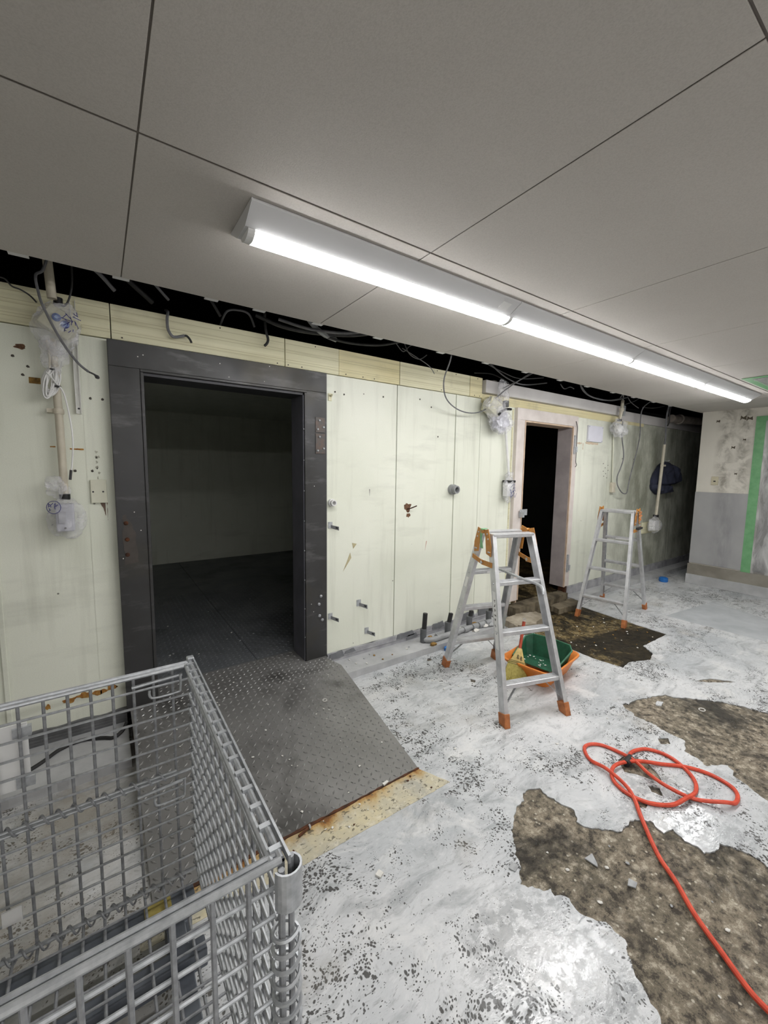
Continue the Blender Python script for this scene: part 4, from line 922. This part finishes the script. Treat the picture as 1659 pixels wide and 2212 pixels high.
cable('twisted black wire tail at the end of the grey stub', [(.405,2.50,2.148),(.422,2.498,2.15),(.437,2.497,2.135),(.445,2.497,2.118)], .006, M_BLACK)
cable('black cable bunch drooping over the fascia right of the wide doorway centre', [(.84,2.45,2.42),(.846,2.48,2.33),(.855,2.49,2.26),(.868,2.492,2.215),(.862,2.492,2.19),(.846,2.492,2.172)], .008, M_BLACK)
GV = 'cables lying in the ceiling void'
rr = random.Random(11)
voidp = [([(-.10,2.30,2.36),(.02,2.35,2.33),(.10,2.40,2.27)],.009,M_GREYC),([(.08,2.2,2.40),(.20,2.3,2.36),(.33,2.42,2.29)],.007,M_GREYC),([(-.02,2.25,2.42),(.12,2.35,2.34),(.26,2.45,2.27)],.012,M_BLACK),
 ([(.62,2.60,2.27),(.64,2.52,2.33),(.70,2.5,2.345),(.76,2.5,2.335),(.79,2.5,2.27)],.006,M_GREYC),([(.80,2.5,2.34),(.95,2.45,2.29),(1.15,2.42,2.285),(1.40,2.38,2.31),(1.6,2.30,2.36)],.012,M_DCAB),
 ([(.9,2.40,2.31),(1.1,2.36,2.28),(1.35,2.32,2.30),(1.5,2.25,2.35)],.009,M_GREYC),([(1.02,2.3,2.40),(1.07,2.35,2.33),(1.18,2.40,2.285),(1.3,2.45,2.28)],.016,M_PVC),
 ([(1.2,2.42,2.275),(1.38,2.40,2.262),(1.6,2.36,2.28),(1.8,2.3,2.34)],.008,M_DCAB),([(.5,2.5,2.42),(.54,2.47,2.36),(.60,2.5,2.29)],.008,M_DCAB),
 ([(1.85,2.45,2.38),(1.9,2.44,2.29),(1.98,2.42,2.26),(2.05,2.42,2.30)],.0035,M_GREYC),([(1.82,2.42,2.31),(1.95,2.42,2.27),(2.1,2.45,2.235),(2.2,2.50,2.20)],.003,M_GREYC),([(1.7,2.4,2.38),(1.82,2.42,2.29),(1.88,2.42,2.33),(1.93,2.42,2.36)],.003,M_GREYC),
 ([(2.5,2.3,2.36),(2.75,2.38,2.31),(3.0,2.45,2.27),(3.3,2.5,2.255),(3.6,2.45,2.30)],.006,M_GREYC),([(2.55,2.35,2.33),(2.9,2.42,2.30),(3.2,2.46,2.29),(3.5,2.42,2.33)],.004,M_GREYC),([(2.65,2.50,2.27),(2.85,2.50,2.29),(3.0,2.5,2.27),(3.1,2.5,2.24)],.005,M_DCAB),
 ([(3.75,2.40,2.30),(3.85,2.42,2.27),(3.95,2.42,2.30),(4.02,2.42,2.29)],.005,M_GREYC),([(3.9,2.3,2.36),(4.15,2.40,2.29),(4.45,2.45,2.255),(4.85,2.45,2.265),(5.1,2.40,2.32)],.008,M_GREYC),([(4.0,2.35,2.33),(4.3,2.42,2.26),(4.7,2.45,2.25),(5.05,2.42,2.31)],.006,M_GREYC),
 ([(5.1,2.40,2.33),(5.3,2.45,2.29),(5.5,2.45,2.24)],.005,M_GREYC),([(5.6,2.45,2.26),(5.85,2.42,2.27),(6.05,2.38,2.31)],.006,M_DCAB),([(5.2,2.5,2.25),(5.35,2.45,2.30),(5.42,2.40,2.35)],.004,M_GREYC)]
VL = ['thick grey cable sloping out of the void right of the ivory pipe stub','grey cable end in the void left of the wide door frame','black hose in the void above the left end of the door frame','grey cable arched over the wall top above the wide doorway','thick dark cable bunch along the void right of the wide doorway','grey cable in the void beside the thick dark bunch','pale flexible hose in the void right of the wide doorway','dark cable sagging low over the yellowed fascia board','short dark cable in the void above the grey stub',
 'thin grey wire curl in the void above the plain panel seam','thin grey wire dropping over the fascia above the torn spot','thin grey wire tangle in the void past the yellowed board','grey cable sagging in the void left of the narrow doorway','thinner grey cable above the hanging clear bags','dark cable lying on the wall top by the lintel bar','wavy grey cable end above the narrow doorway','thick grey cable swagged above the white lintel bar','thinner grey cable swagged under the thick one above the lintel bar','grey cable crossing above the bagged pipe end','dark cable in the void near the far corner','thin grey wire arched above the narrow cable loop']
for (p, r, m), lab in zip(voidp, VL): cable(lab, p, r, m, GV)
cable('long thin grey cable sagging from the ceiling edge to the hanging bags', [(2.04,2.14,2.30),(2.045,2.16,2.21),(2.10,2.28,2.10),(2.22,2.38,2.0),(2.40,2.44,1.94),(2.58,2.455,1.925),(2.74,2.455,1.965),(2.86,2.46,2.06),(2.97,2.42,2.16),(3.06,2.30,2.26),(3.1,2.2,2.32)], .005, M_GREYC)
cable('thin grey cable slanting up from the hanging bags to the ceiling', [(2.98,2.46,2.18),(3.06,2.33,2.245),(3.12,2.2,2.31)], .0045, M_GREYC)

# middle hanging bags with conduit between
hb = thing('bagged_box', 'cluster of clear bags wrapping boxes that hang left of the narrow doorway', 'junction box', (2.92,2.48,1.82))
obj('box', tf(MB().box(-.075,.075,-.045,.045,-.06,.06), Matrix.Translation((2.84,2.465,2.0)) @ Matrix.Rotation(math.radians(25),4,'Y')), plain('box_cream','#c9c6ad'), hb, bevel=.005)
bag(hb, (2.86,2.45,1.99), (.13,.055,.09), 3.1, .5); bag(hb, (2.945,2.445,1.885), (.13,.065,.10), 6.4, .8); bag(hb, (2.985,2.465,2.14), (.06,.04,.11), 8.8, .7)
obj('silver_lining', crumple((2.95,2.455,1.885),(.095,.045,.08),1.3,4.4,3,3.4), plain('foil','#d2d2da','#a9a9b3',40,.45,.15), hb)
obj('tape_band', MB().tube(catmull([(2.86,2.40,1.93),(2.90,2.395,1.965),(2.96,2.395,1.985),(3.02,2.40,1.99)],4), .011, 8), M_TAPEK, hb); obj('tape_band', MB().box(2.99,3.03,2.43,2.47,2.015,2.07), M_TAPEK, hb, bevel=.004)
cc = thing('conduit', 'thin white conduit running down beside the narrow pale door frame', 'conduit', (3.14,2.52,1.43)); obj('pipe', MB().tube([(3.085,2.515,1.93),(3.10,2.515,1.82),(3.178,2.515,1.40)], .012, 10), M_WHITE, cc)
hs = thing('switch_box', 'white switch in a printed bag beside the narrow pale door frame', 'switch box', (3.16,2.5,1.17))
obj('box', MB().box(3.115,3.195,2.475,2.53,1.21,1.335), M_WHITE, hs, bevel=.005); bag(hs, (3.155,2.495,1.27), (.075,.045,.115), 2.7, .35); bag(hs, (3.165,2.50,1.395), (.04,.03,.045), 4.9, .6)
obj('tape_band', MB().box(3.115,3.215,2.46,2.54,1.338,1.362), M_TAPEK, hs, bevel=.006); scribble(hs, (3.17,1.275), .09, .12, 2.447, 9, None, 16)

# third: small bagged lampholder, switch rod, white board
b3 = thing('bagged_lampholder', 'white pipe end in a crumpled clear bag right of the white board', 'lampholder', (5.07,2.45,1.92))
obj('stem', MB().tube([(5.10,2.45,2.29),(5.09,2.45,2.19),(5.055,2.45,2.06)], .018, 10).lathe([(.026,-.02),(.026,.02)], (5.088,2.45,2.18), 'z', 10), M_IVORY, b3)
obj('tape_band', MB().lathe([(.024,0),(.024,.025)], (5.055,2.45,2.045), 'z', 10), M_TAPEK, b3)
bag(b3, (5.065,2.45,1.965), (.12,.07,.10), 1.9, .8); obj('holder', crumple((5.06,2.45,1.955),(.07,.045,.06),.4,3.3,2), M_WHITE, b3)
cable('thin white cord looping over the bagged pipe end', [(5.02,2.45,2.30),(5.08,2.44,2.36),(5.10,2.45,2.28)], .006, M_WHITE)
cable('grey cable hanging in a long narrow loop right of the white board', [(5.18,2.47,2.06),(5.178,2.47,1.892),(5.25,2.47,1.70),(5.255,2.47,1.60),(5.20,2.47,1.49),(5.141,2.47,1.395),(5.16,2.47,1.30),(5.259,2.47,1.214),(5.36,2.47,1.185),(5.415,2.47,1.21),(5.45,2.47,1.35),(5.509,2.47,1.511),(5.60,2.47,1.75),(5.64,2.47,1.93),(5.60,2.46,2.12),(5.56,2.42,2.25),(5.56,2.3,2.34)], .0065, M_GREYC)
sw = thing('cord_switch', 'ivory pull switch hanging from a thin rod below the white board', 'switch', (5.16,2.53,1.2))
obj('rod', MB().tube([(5.10,2.535,2.02),(5.165,2.535,1.33)], .007, 7), plain('rod_cream','#d3d4c2'), sw); obj('switch_body', MB().box(5.135,5.205,2.51,2.55,1.20,1.325), M_IVORY, sw, bevel=.006)
wb = thing('white_board', 'small square white board fixed right of the narrow doorway', 'board', (4.7,2.54,1.79))
obj('panel', MB().box(4.545,4.86,2.53,2.549,1.792,1.972), plain('board_white','#dcdce6','#d2d2dc',6), wb, bevel=.002)
for x, z in ((4.56,1.96),(4.845,1.96),(4.56,1.805),(4.845,1.805)): obj('pin', MB().lathe([(.006,0),(.004,-.004)], (x,2.53,z), 'y', 8), M_GALV, wb)
for pts_, sd in (([(4.53,1.785),(4.66,1.788),(4.80,1.78),(4.79,1.765),(4.62,1.76),(4.53,1.768)],3),([(4.34,1.772),(4.46,1.776),(4.45,1.758),(4.35,1.756)],6),([(4.475,1.77),(4.49,1.77),(4.487,1.70),(4.478,1.70)],9)):
    obj('torn_paper', MB().prism([(x,WALL_Y-.001,z) for x, z in ragged(pts_, .008, .012, sd)], (0,.003,0)), plain('torn_tan','#bfa58c','#cfc3ad',40), wall)
# pole with bagged switch, plate, jacket
po = thing('conduit', 'cream conduit hanging loose in front of the dark jacket', 'conduit', (6.26,2.46,.86))
obj('pipe', MB().tube([(6.30,2.44,1.83),(6.285,2.445,1.50),(6.257,2.455,.87)], .019, 10), M_IVORY, po); obj('clamp', MB().box(6.27,6.35,2.42,2.46,1.535,1.56), M_IVORY, po, bevel=.004)
cable('grey twin cable dropping from the void into the loose cream conduit', [(6.18,2.3,2.42),(6.24,2.40,2.33),(6.29,2.44,2.15),(6.31,2.44,1.95),(6.30,2.44,1.82)], .011, M_GREYC)
cable('dark cable hooked over beside the grey twin cable', [(6.2,2.35,2.40),(6.32,2.42,2.27),(6.38,2.44,2.16),(6.42,2.46,2.12),(6.5,2.5,2.10)], .009, M_DCAB)
pp = thing('backing_plate', 'pale rectangular plate on the wall behind the far ladder', 'plate', (6.3,2.54,.6)); obj('plate', MB().box(6.07,6.62,2.535,2.55,.612,.77), M_FASCIA, pp, bevel=.003)
b4 = thing('switch_box', 'white switch in a clear bag at the foot of the loose cream conduit', 'switch box', (6.25,2.46,.62)); obj('box', MB().box(6.16,6.30,2.42,2.50,.665,.80), M_WHITE, b4, bevel=.006)
bag(b4, (6.23,2.455,.735), (.14,.06,.10), 5.8, .6); obj('tape_band', MB().lathe([(.034,0),(.034,.03)], (6.255,2.456,.845), 'z', 10), M_TAPEK, b4)
# jacket hung on a hook
def cloth(outline, cx, cz, depth, yb, seed, fa=.05):
    rings = 12; vs = []; fs = []
    pts = catmull([(x, 0, z) for x, z in outline], 5, True); N = len(pts)
    for front in (1, 0):
        for i in range(rings):
            s = 1 - (i/rings)**1.4
            for k, p in enumerate(pts):
                x, z = cx + (p.x-cx)*s, cz + (p.z-cz)*s
                w = 1-abs(noise.noise(Vector((x*4.5+z*2.5, seed, z*1.6-x*.6))))*2.2; w2 = 1-abs(noise.noise(Vector((x*9-z*5, seed+3, z*4))))*2.2
                y = yb - min(1, (1-s)*3.2)*(depth + fa*w + fa*.45*w2) if front else yb+.03
                vs.append((x, y, z))
        vs.append((cx, vs[-1][1], cz))
    M = rings*N+1
    for f in (0, 1):
        o = f*M
        for i in range(rings-1): fs += [(o+i*N+k, o+i*N+(k+1) % N, o+(i+1)*N+(k+1) % N, o+(i+1)*N+k) for k in range(N)]
        fs += [(o+(rings-1)*N+k, o+(rings-1)*N+(k+1) % N, o+M-1) for k in range(N)]
    fs += [(k, (k+1) % N, M+(k+1) % N, M+k) for k in range(N)]
    mb = MB(); mb.add(vs, fs); mb.sm = True; return mb
jk = thing('hung_jacket', 'dark navy jacket hanging on the wall near the dark corner', 'jacket', (6.6,2.5,1.15))
obj('body', cloth([(6.42,1.565),(6.55,1.60),(6.68,1.60),(6.80,1.56),(6.89,1.48),(6.90,1.36),(6.80,1.27),(6.50,1.25),(6.25,1.27),(6.21,1.34),(6.25,1.42),(6.33,1.50)], 6.58, 1.42, .035, 2.512, 3.1), M_NAVY, jk)
obj('sleeve', cloth([(6.76,1.575),(6.86,1.54),(6.95,1.46),(7.0,1.38),(6.99,1.30),(6.93,1.285),(6.86,1.31),(6.80,1.38),(6.75,1.48)], 6.88, 1.42, .055, 2.515, 7.4, .035), M_NAVY, jk)
obj('flap', cloth([(6.23,1.30),(6.45,1.29),(6.70,1.285),(6.80,1.27),(6.86,1.20),(6.90,1.175),(6.75,1.165),(6.55,1.155),(6.40,1.145),(6.30,1.185),(6.22,1.235)], 6.52, 1.22, .055, 2.515, 5.2, .03), M_NAVY, jk)
obj('hook', MB().tube(catmull([(6.62,2.55,1.62),(6.62,2.50,1.615),(6.62,2.485,1.63)],3), .006, 6), M_GALV, jk)
# stubs and brackets screwed to the panels between the doorways
def angle_bracket(x, z, label, s=1., flip=1):
    t = thing('angle_bracket', label, 'bracket', (x,2.55,z), 0, 'small steel brackets between the doorways')
    p = obj('foot_plate', MB().box(x-.022*s,x+.010*s,2.545,2.55,z-.018*s,z+.026*s), M_GALV, t)
    aa = [(x-.004,2.547,z+.004),(x+.030*s*flip,2.49,z-.004),(x+.030*s*flip,2.487,z-.030*s),(x-.004,2.547,z-.018*s)]
    obj('arm', MB().prism(aa, (.003,.002,0)), M_WIRE_D, t)
    obj('slot', MB().prism([(x+.018*s*flip-.001,2.508,z-.006),(x+.026*s*flip-.001,2.494,z-.009),(x+.026*s*flip-.001,2.494,z-.020*s),(x+.018*s*flip-.001,2.508,z-.016*s)], (-.001,-.001,0)), M_DCAB, t)
angle_bracket(1.318,1.05, 'small steel bracket beside the wide frame at mid height')
angle_bracket(1.318,.39, 'small steel bracket beside the wide frame near the floor')
angle_bracket(1.556,.445, 'upper of two small steel brackets right of the ramp top', 1.1)
angle_bracket(1.628,.215, 'lowest small steel bracket, just above the skirting', 1.05)
def stub(name, x, z, r, L, m, label):
    t = thing(name, label, 'pipe stub', (x,2.55,z)); prof = [(r,0),(r,-L),(r*.72,-L),(r*.72,-L*.3)]
    obj('sleeve', MB().lathe([(r*1.25,.0),(r*1.25,-L*.5),(r,-L*.5),(r,-L),(r*.66,-L),(r*.66,-L*.35)], (x,2.55,z), 'y', 18), m, t)
    obj('bore', MB().lathe([(r*.64,-L*.3),(r*.64,-L*.34)], (x,2.55,z), 'y', 14), M_BLACK, t)
stub('pipe_stub', 1.318, 1.212, .021, .05, M_WHITE, 'white pipe stub beside the wide dark door frame')
stub('pipe_stub', 2.470, 1.285, .034, .07, M_PVC, 'grey pipe stub on the wall seam left of the hanging bags')
hk = thing('wall_hook', 'small worn cream hook at the top right of the wide frame', 'hook', (1.308,2.55,1.92)); obj('plate', MB().box(1.296,1.322,2.544,2.55,1.905,1.955), M_FASCIA, hk, bevel=.002); obj('hook', MB().tube(catmull([(1.309,2.545,1.94),(1.309,2.525,1.935),(1.309,2.515,1.945)],3), .006, 7), M_FASCIA, hk)
nl = thing('bent_nail', 'bent rusty rod sticking out of the torn spot in the wall', 'rod', (2.0,2.55,1.14)); obj('rod', MB().tube(catmull([(1.99,2.552,1.135),(2.01,2.52,1.145),(2.045,2.49,1.165)],3), .005, 6), M_RUST, nl)

# pipes on the kerb
pr = thing('drain_pipes', 'grey drain pipe run with four black upright ends on the kerb', 'pipes', (2.5,2.42,.05))
obj('run', MB().tube(catmull([(2.105,2.44,.16),(2.105,2.44,.10),(2.11,2.425,.078),(2.145,2.40,.074),(2.20,2.395,.074),(2.30,2.40,.074),(2.45,2.405,.074),(2.62,2.41,.074),(2.88,2.415,.074)],4), .0225, 12), M_PVC, pr)
for x in (2.24, 2.44, 2.55, 2.66, 2.74, 2.83): obj('coupling', MB().lathe([(.028,-.028),(.028,.028)], (x,2.404,.074), 'x', 12), M_PVC, pr)
for x, lean, h in ((2.105,.012,.29),(2.375,.03,.235),(2.635,.02,.21),(2.89,.03,.19)):
    y = 2.44; obj('upright', MB().tube([(x,y,.12),(x+lean,y,h)], .0195, 12).tube([(x+lean,y,h),(x+lean,y,h-.02)], .014, 10), M_BLACK, pr)
    obj('socket', MB().lathe([(.025,.055),(.027,.16),(.025,.165)], (x-.004,y,0.), 'z', 12), M_PVCD, pr)
for i, (x, y, s) in enumerate(((2.40,2.44,.035),(2.30,2.48,.03),(2.20,2.47,.025),(2.52,2.46,.04),(2.60,2.44,.03),(2.72,2.45,.045),(2.78,2.39,.035),(2.86,2.37,.04),(2.13,2.35,.03),(2.64,2.36,.03))):
    o = obj('plaster_lump', crumple((x,y,.05+s*.35),(s,s*.7,s*.45),.7,i*1.7,2), (M_CHIP, M_SHARD, M_FOAM)[i % 3 if i != 5 else 2]); tag(o, 'lump of broken plaster lying by the drain pipes', 'debris', 'plaster lumps by the drain pipes')
def bluecap(x, y, z, s, label):
    t = thing('blue_cap', label, 'cap', (x,y,z)); obj('cap', MB().lathe([(s*.9,0),(s,s*.3),(s*.95,s*.9),(s*.6,s*1.1)], (x,y,z), 'z', 14), M_BLUEC, t); obj('rag', crumple((x+s*.7,y,z+s*.4),(s*.8,s*.6,s*.45),.7,x,2), M_BLUEC, t)
bluecap(2.24,2.30,0,.028, 'blue plastic cap by the kerb behind the near ladder'); bluecap(6.15,2.26,0,.055, 'blue plastic cap on the floor near the dark corner')
# rubble at the narrow doorway
M_RUB2 = plain('broken_concrete_pale', '#aaa191', '#7f7666', 9, .75, bump=.7, bscale=40)
def rubble(pts, z0, z1, label, seed, tilt=0., mat=None):
    o = obj('concrete_chunk', plate_holes(ragged(pts, .022, .015, seed), [], z0, z1), mat or M_RUB); o.rotation_euler = (tilt, tilt*.5, 0); return tag(o, label, 'rubble')
rubble([(3.03,2.24),(3.22,2.19),(3.50,2.26),(3.52,2.38),(3.3,2.44),(3.06,2.42)], -.004, .055, 'broad broken concrete slab left of the narrow doorway', 2, .03, M_RUB2)
rubble([(3.78,2.30),(4.10,2.28),(4.235,2.33),(4.235,2.44),(3.82,2.42)], -.004, .05, 'broken concrete step at the right foot of the narrow doorway', 5)
rubble([(3.0,2.16),(3.10,2.13),(3.14,2.2),(3.05,2.22)], -.004, .05, 'small broken kerb piece beside the broad slab', 8)
# old insulated pipe crossing the dark corner
op = thing('lagged_pipe', 'old lagged pipe crossing above the dark corner', 'pipe', (7.2,2.55,2.2)); obj('pipe', MB().tube([(6.55,2.48,2.20),(7.2,2.40,2.21),(7.9,2.25,2.22)], .055, 12), M_PIPE_OLD, op); obj('flange', MB().lathe([(.07,-.02),(.07,.02)], (6.75,2.455,2.203), 'x', 12), M_PIPE_OLD, op)
# outlet on the end wall
ot = thing('wall_outlet', 'cream outlet plate above the grey end wall board', 'outlet', (6.39,1.88,1.3)); obj('plate', MB().box(6.388,6.40,1.843,1.915,1.305,1.412), plain('outlet_cream','#c6bfa6','#b6af96',10), ot, bevel=.003); obj('socket', MB().box(6.385,6.389,1.868,1.890,1.345,1.36), M_DCAB, ot)
# plastic sheet taped over the opening
sh = thing('plastic_sheet', 'clear plastic sheet taped with green tape over the opening in the end wall', 'plastic sheet', (6.38,.85,.25))
mb = MB(); ny, nz = 40, 60; vs_ = []
for j in range(nz+1):
    for i in range(ny+1):
        y = 1.49-1.22*i/ny; z = .235+1.87*j/nz
        e = min(1, 6*min(i/ny, 1-i/ny, j/nz, 1-j/nz))
        d = .03*e*(noise.noise(Vector((y*3, z*2.2, 1)))+.5*math.sin((z*.8+y)*16+3*noise.noise(Vector((y*2,z,4))))+.6*noise.noise(Vector((y*11,z*7,2))))
        vs_.append((6.393-.016*e-abs(d)*.8, y, z))
mb.add(vs_, [(j*(ny+1)+i, j*(ny+1)+i+1, (j+1)*(ny+1)+i+1, (j+1)*(ny+1)+i) for j in range(nz) for i in range(ny)]); mb.sm = True
obj('film', mb, M_SHEET, sh)
for y0, y1, z0, z1 in ((1.445,1.535,.215,2.125),(.2,.28,.215,2.125),(.28,1.445,2.07,2.125),(.28,1.445,.215,.262)): obj('green_tape', MB().box(6.384,6.3875,y0,y1,z0,z1), M_TAPEG, sh)
# taped-over ceiling vent
vt = thing('taped_vent', 'ceiling vent masked with plastic film and green tape', 'vent', (4.75,.85,CEIL))
vx0, vx1, vy0, vy1 = 4.36, 5.10, .45, 1.17
for x0, x1, y0, y1 in ((vx0,vx1,vy1-.06,vy1),(vx0,vx1,vy0,vy0+.06),(vx0,vx0+.06,vy0+.06,vy1-.06),(vx1-.06,vx1,vy0+.06,vy1-.06)): obj('green_tape', MB().box(x0,x1,y0,y1,CEIL-.006,CEIL-.003), M_TAPEG, vt)
obj('frame', MB().box(vx0+.03,vx1-.03,vy0+.03,vy1-.03,CEIL-.003,CEIL-.0002), plain('vent_dim','#8a8a88'), vt)
mb = MB(); vs_ = []
for j in range(21):
    for i in range(21):
        e = min(1, 5*min(i/20, 1-i/20, j/20, 1-j/20)); vs_.append((vx0+.05+(vx1-vx0-.1)*i/20, vy0+.05+(vy1-vy0-.1)*j/20, CEIL-.007-e*.03*abs(noise.noise(Vector((i*.5,j*.45,2))))))
mb.add(vs_, [(j*21+i, j*21+i+1, (j+1)*21+i+1, (j+1)*21+i) for j in range(20) for i in range(20)]); mb.sm = True
obj('film', mb, M_SHEET, vt)
# black cable on the left kerb
cable('black cable lying along the kerb behind the mesh container', [(-.45,2.26,.058),(-.305,2.358,.058),(-.226,2.437,.058),(-.134,2.459,.06),(-.05,2.425,.058),(-.008,2.40,.058),(.033,2.42,.07),(.055,2.44,.10)], .009, M_BLACK)
# loose chips on ramp and floor
chip_me = []
for k in range(6): chip_me.append(crumple((0,0,0),(.008,.006,.003),.8,k*2.3,1))
def chips(n, fn, label, group, mats, smin=.6, smax=1.6):
    rr = random.Random(len(label))
    for i in range(n):
        x, y, z = fn(rr); me = chip_me[rr.randrange(6)]; s = rr.uniform(smin, smax)
        key = me.name + mats[i % len(mats)].name
        if key not in MATS: m2 = me.copy(); m2.materials.append(mats[i % len(mats)]); MATS[key] = m2
        o = link('plaster_chip', MATS[key], None, None, (x, y, z+.002*s)); o.scale = (s, s, s); o.rotation_euler = (0,0,rr.uniform(0,6))
        tag(o, label, 'debris', group)
def on_ramp(rr):
    y = rr.uniform(1.45,2.48); return rr.uniform(.25,1.15), y, (.0055+(ZT-.003)*min(1,(y-YB)/(YT-YB)))
chips(34, on_ramp, 'tiny white plaster chip lying on the chequered ramp', 'chips on the ramp', [M_CHIP], .35, .9)
chips(26, lambda r: (r.uniform(.3,1.7), r.uniform(2.78,4.2), .133), 'tiny pale chip on the dark cold room floor', 'chips on the cold room floor', [M_CHIP, M_SHARD], .5, 1.2)
chips(40, lambda r: (r.uniform(1.35,2.9), r.uniform(1.0,2.30), .001), 'small plaster chip scattered on the grey floor', 'chips on the floor', [M_CHIP, M_SHARD], .4, 1.2)
chips(34, lambda r: (r.uniform(3.2,4.1), r.uniform(1.4,2.2), -.003), 'small plaster chip in the dark broken floor patch', 'chips in the floor patch', [M_CHIP, M_FOAM], .5, 1.6)
chips(22, lambda r: (r.uniform(1.3,1.95), r.uniform(.0,.85), -.004), 'small pale chip on the bare brown aggregate', 'chips on the bare aggregate', [M_CHIP, M_SHARD], .4, 1.2)
chips(20, lambda r: (r.uniform(1.35,2.85), r.uniform(2.36,2.5), .051), 'small chip lying on the kerb', 'chips on the kerb', [M_CHIP, M_SHARD, M_FOAM], .6, 1.5)
chips(14, lambda r: (r.uniform(.25,1.2), r.uniform(1.28,1.40), .003), 'small chip below the ramp edge', 'chips below the ramp', [M_CHIP, M_RUST], .4, .9)
def shard(pts, z, h, mat, label):
    o = obj('coating_shard', plate_holes(pts, [], z, z+h), mat); o.rotation_euler = (.05,.04,0); return tag(o, label, 'debris')
shard([(1.43,.705),(1.475,.70),(1.452,.668),(1.44,.66)], -.002, .004, M_SHARD, 'pale triangular coating shard on the bare aggregate')
shard([(1.16,.84),(1.19,.85),(1.20,.825),(1.17,.818)], .001, .003, M_SHARD, 'grey coating shard at the left edge of the bare aggregate')
shard([(1.46,.565),(1.49,.575),(1.50,.55),(1.475,.545)], -.002, .004, M_SHARD, 'small grey shard beside the red cable')
shard([(.74,1.09),(.762,1.10),(.77,1.08),(.75,1.072)], .001, .007, M_CHIP, 'white plaster lump on the floor below the ramp')
shard([(1.0,1.425),(1.03,1.43),(1.033,1.42),(1.003,1.412)], .004, .006, M_CHIP, 'white plastic clip on the lower ramp edge')
bo = thing('rusty_bolt', 'rusty bolt lying below the ramp edge', 'bolt', (.60,1.39,.002)); obj('shank', MB().tube([(.575,1.385,.008),(.625,1.40,.008)], .005, 8), M_RUST, bo); obj('head', MB().lathe([(.009,-.003),(.009,.004)], (.627,1.4,.010), 'x', 6), M_GALV, bo)
ring = obj('metal_washer', MB().tube([(1.02+.012*math.cos(2*PI*k/14),2.05+.012*math.sin(2*PI*k/14),.0025+ZT*(2.05-YB)/(YT-YB)+.004) for k in range(14)], .0025, 6, closed=True), M_CHIP); tag(ring, 'pale ring washer lying on the upper ramp', 'washer')
ring = obj('metal_washer', MB().tube([(2.99+.02*math.cos(2*PI*k/14),.83+.015*math.sin(2*PI*k/14),-.003) for k in range(14)], .003, 6, closed=True), M_CHIP); tag(ring, 'pale ring lying on the far bare aggregate patch', 'washer')
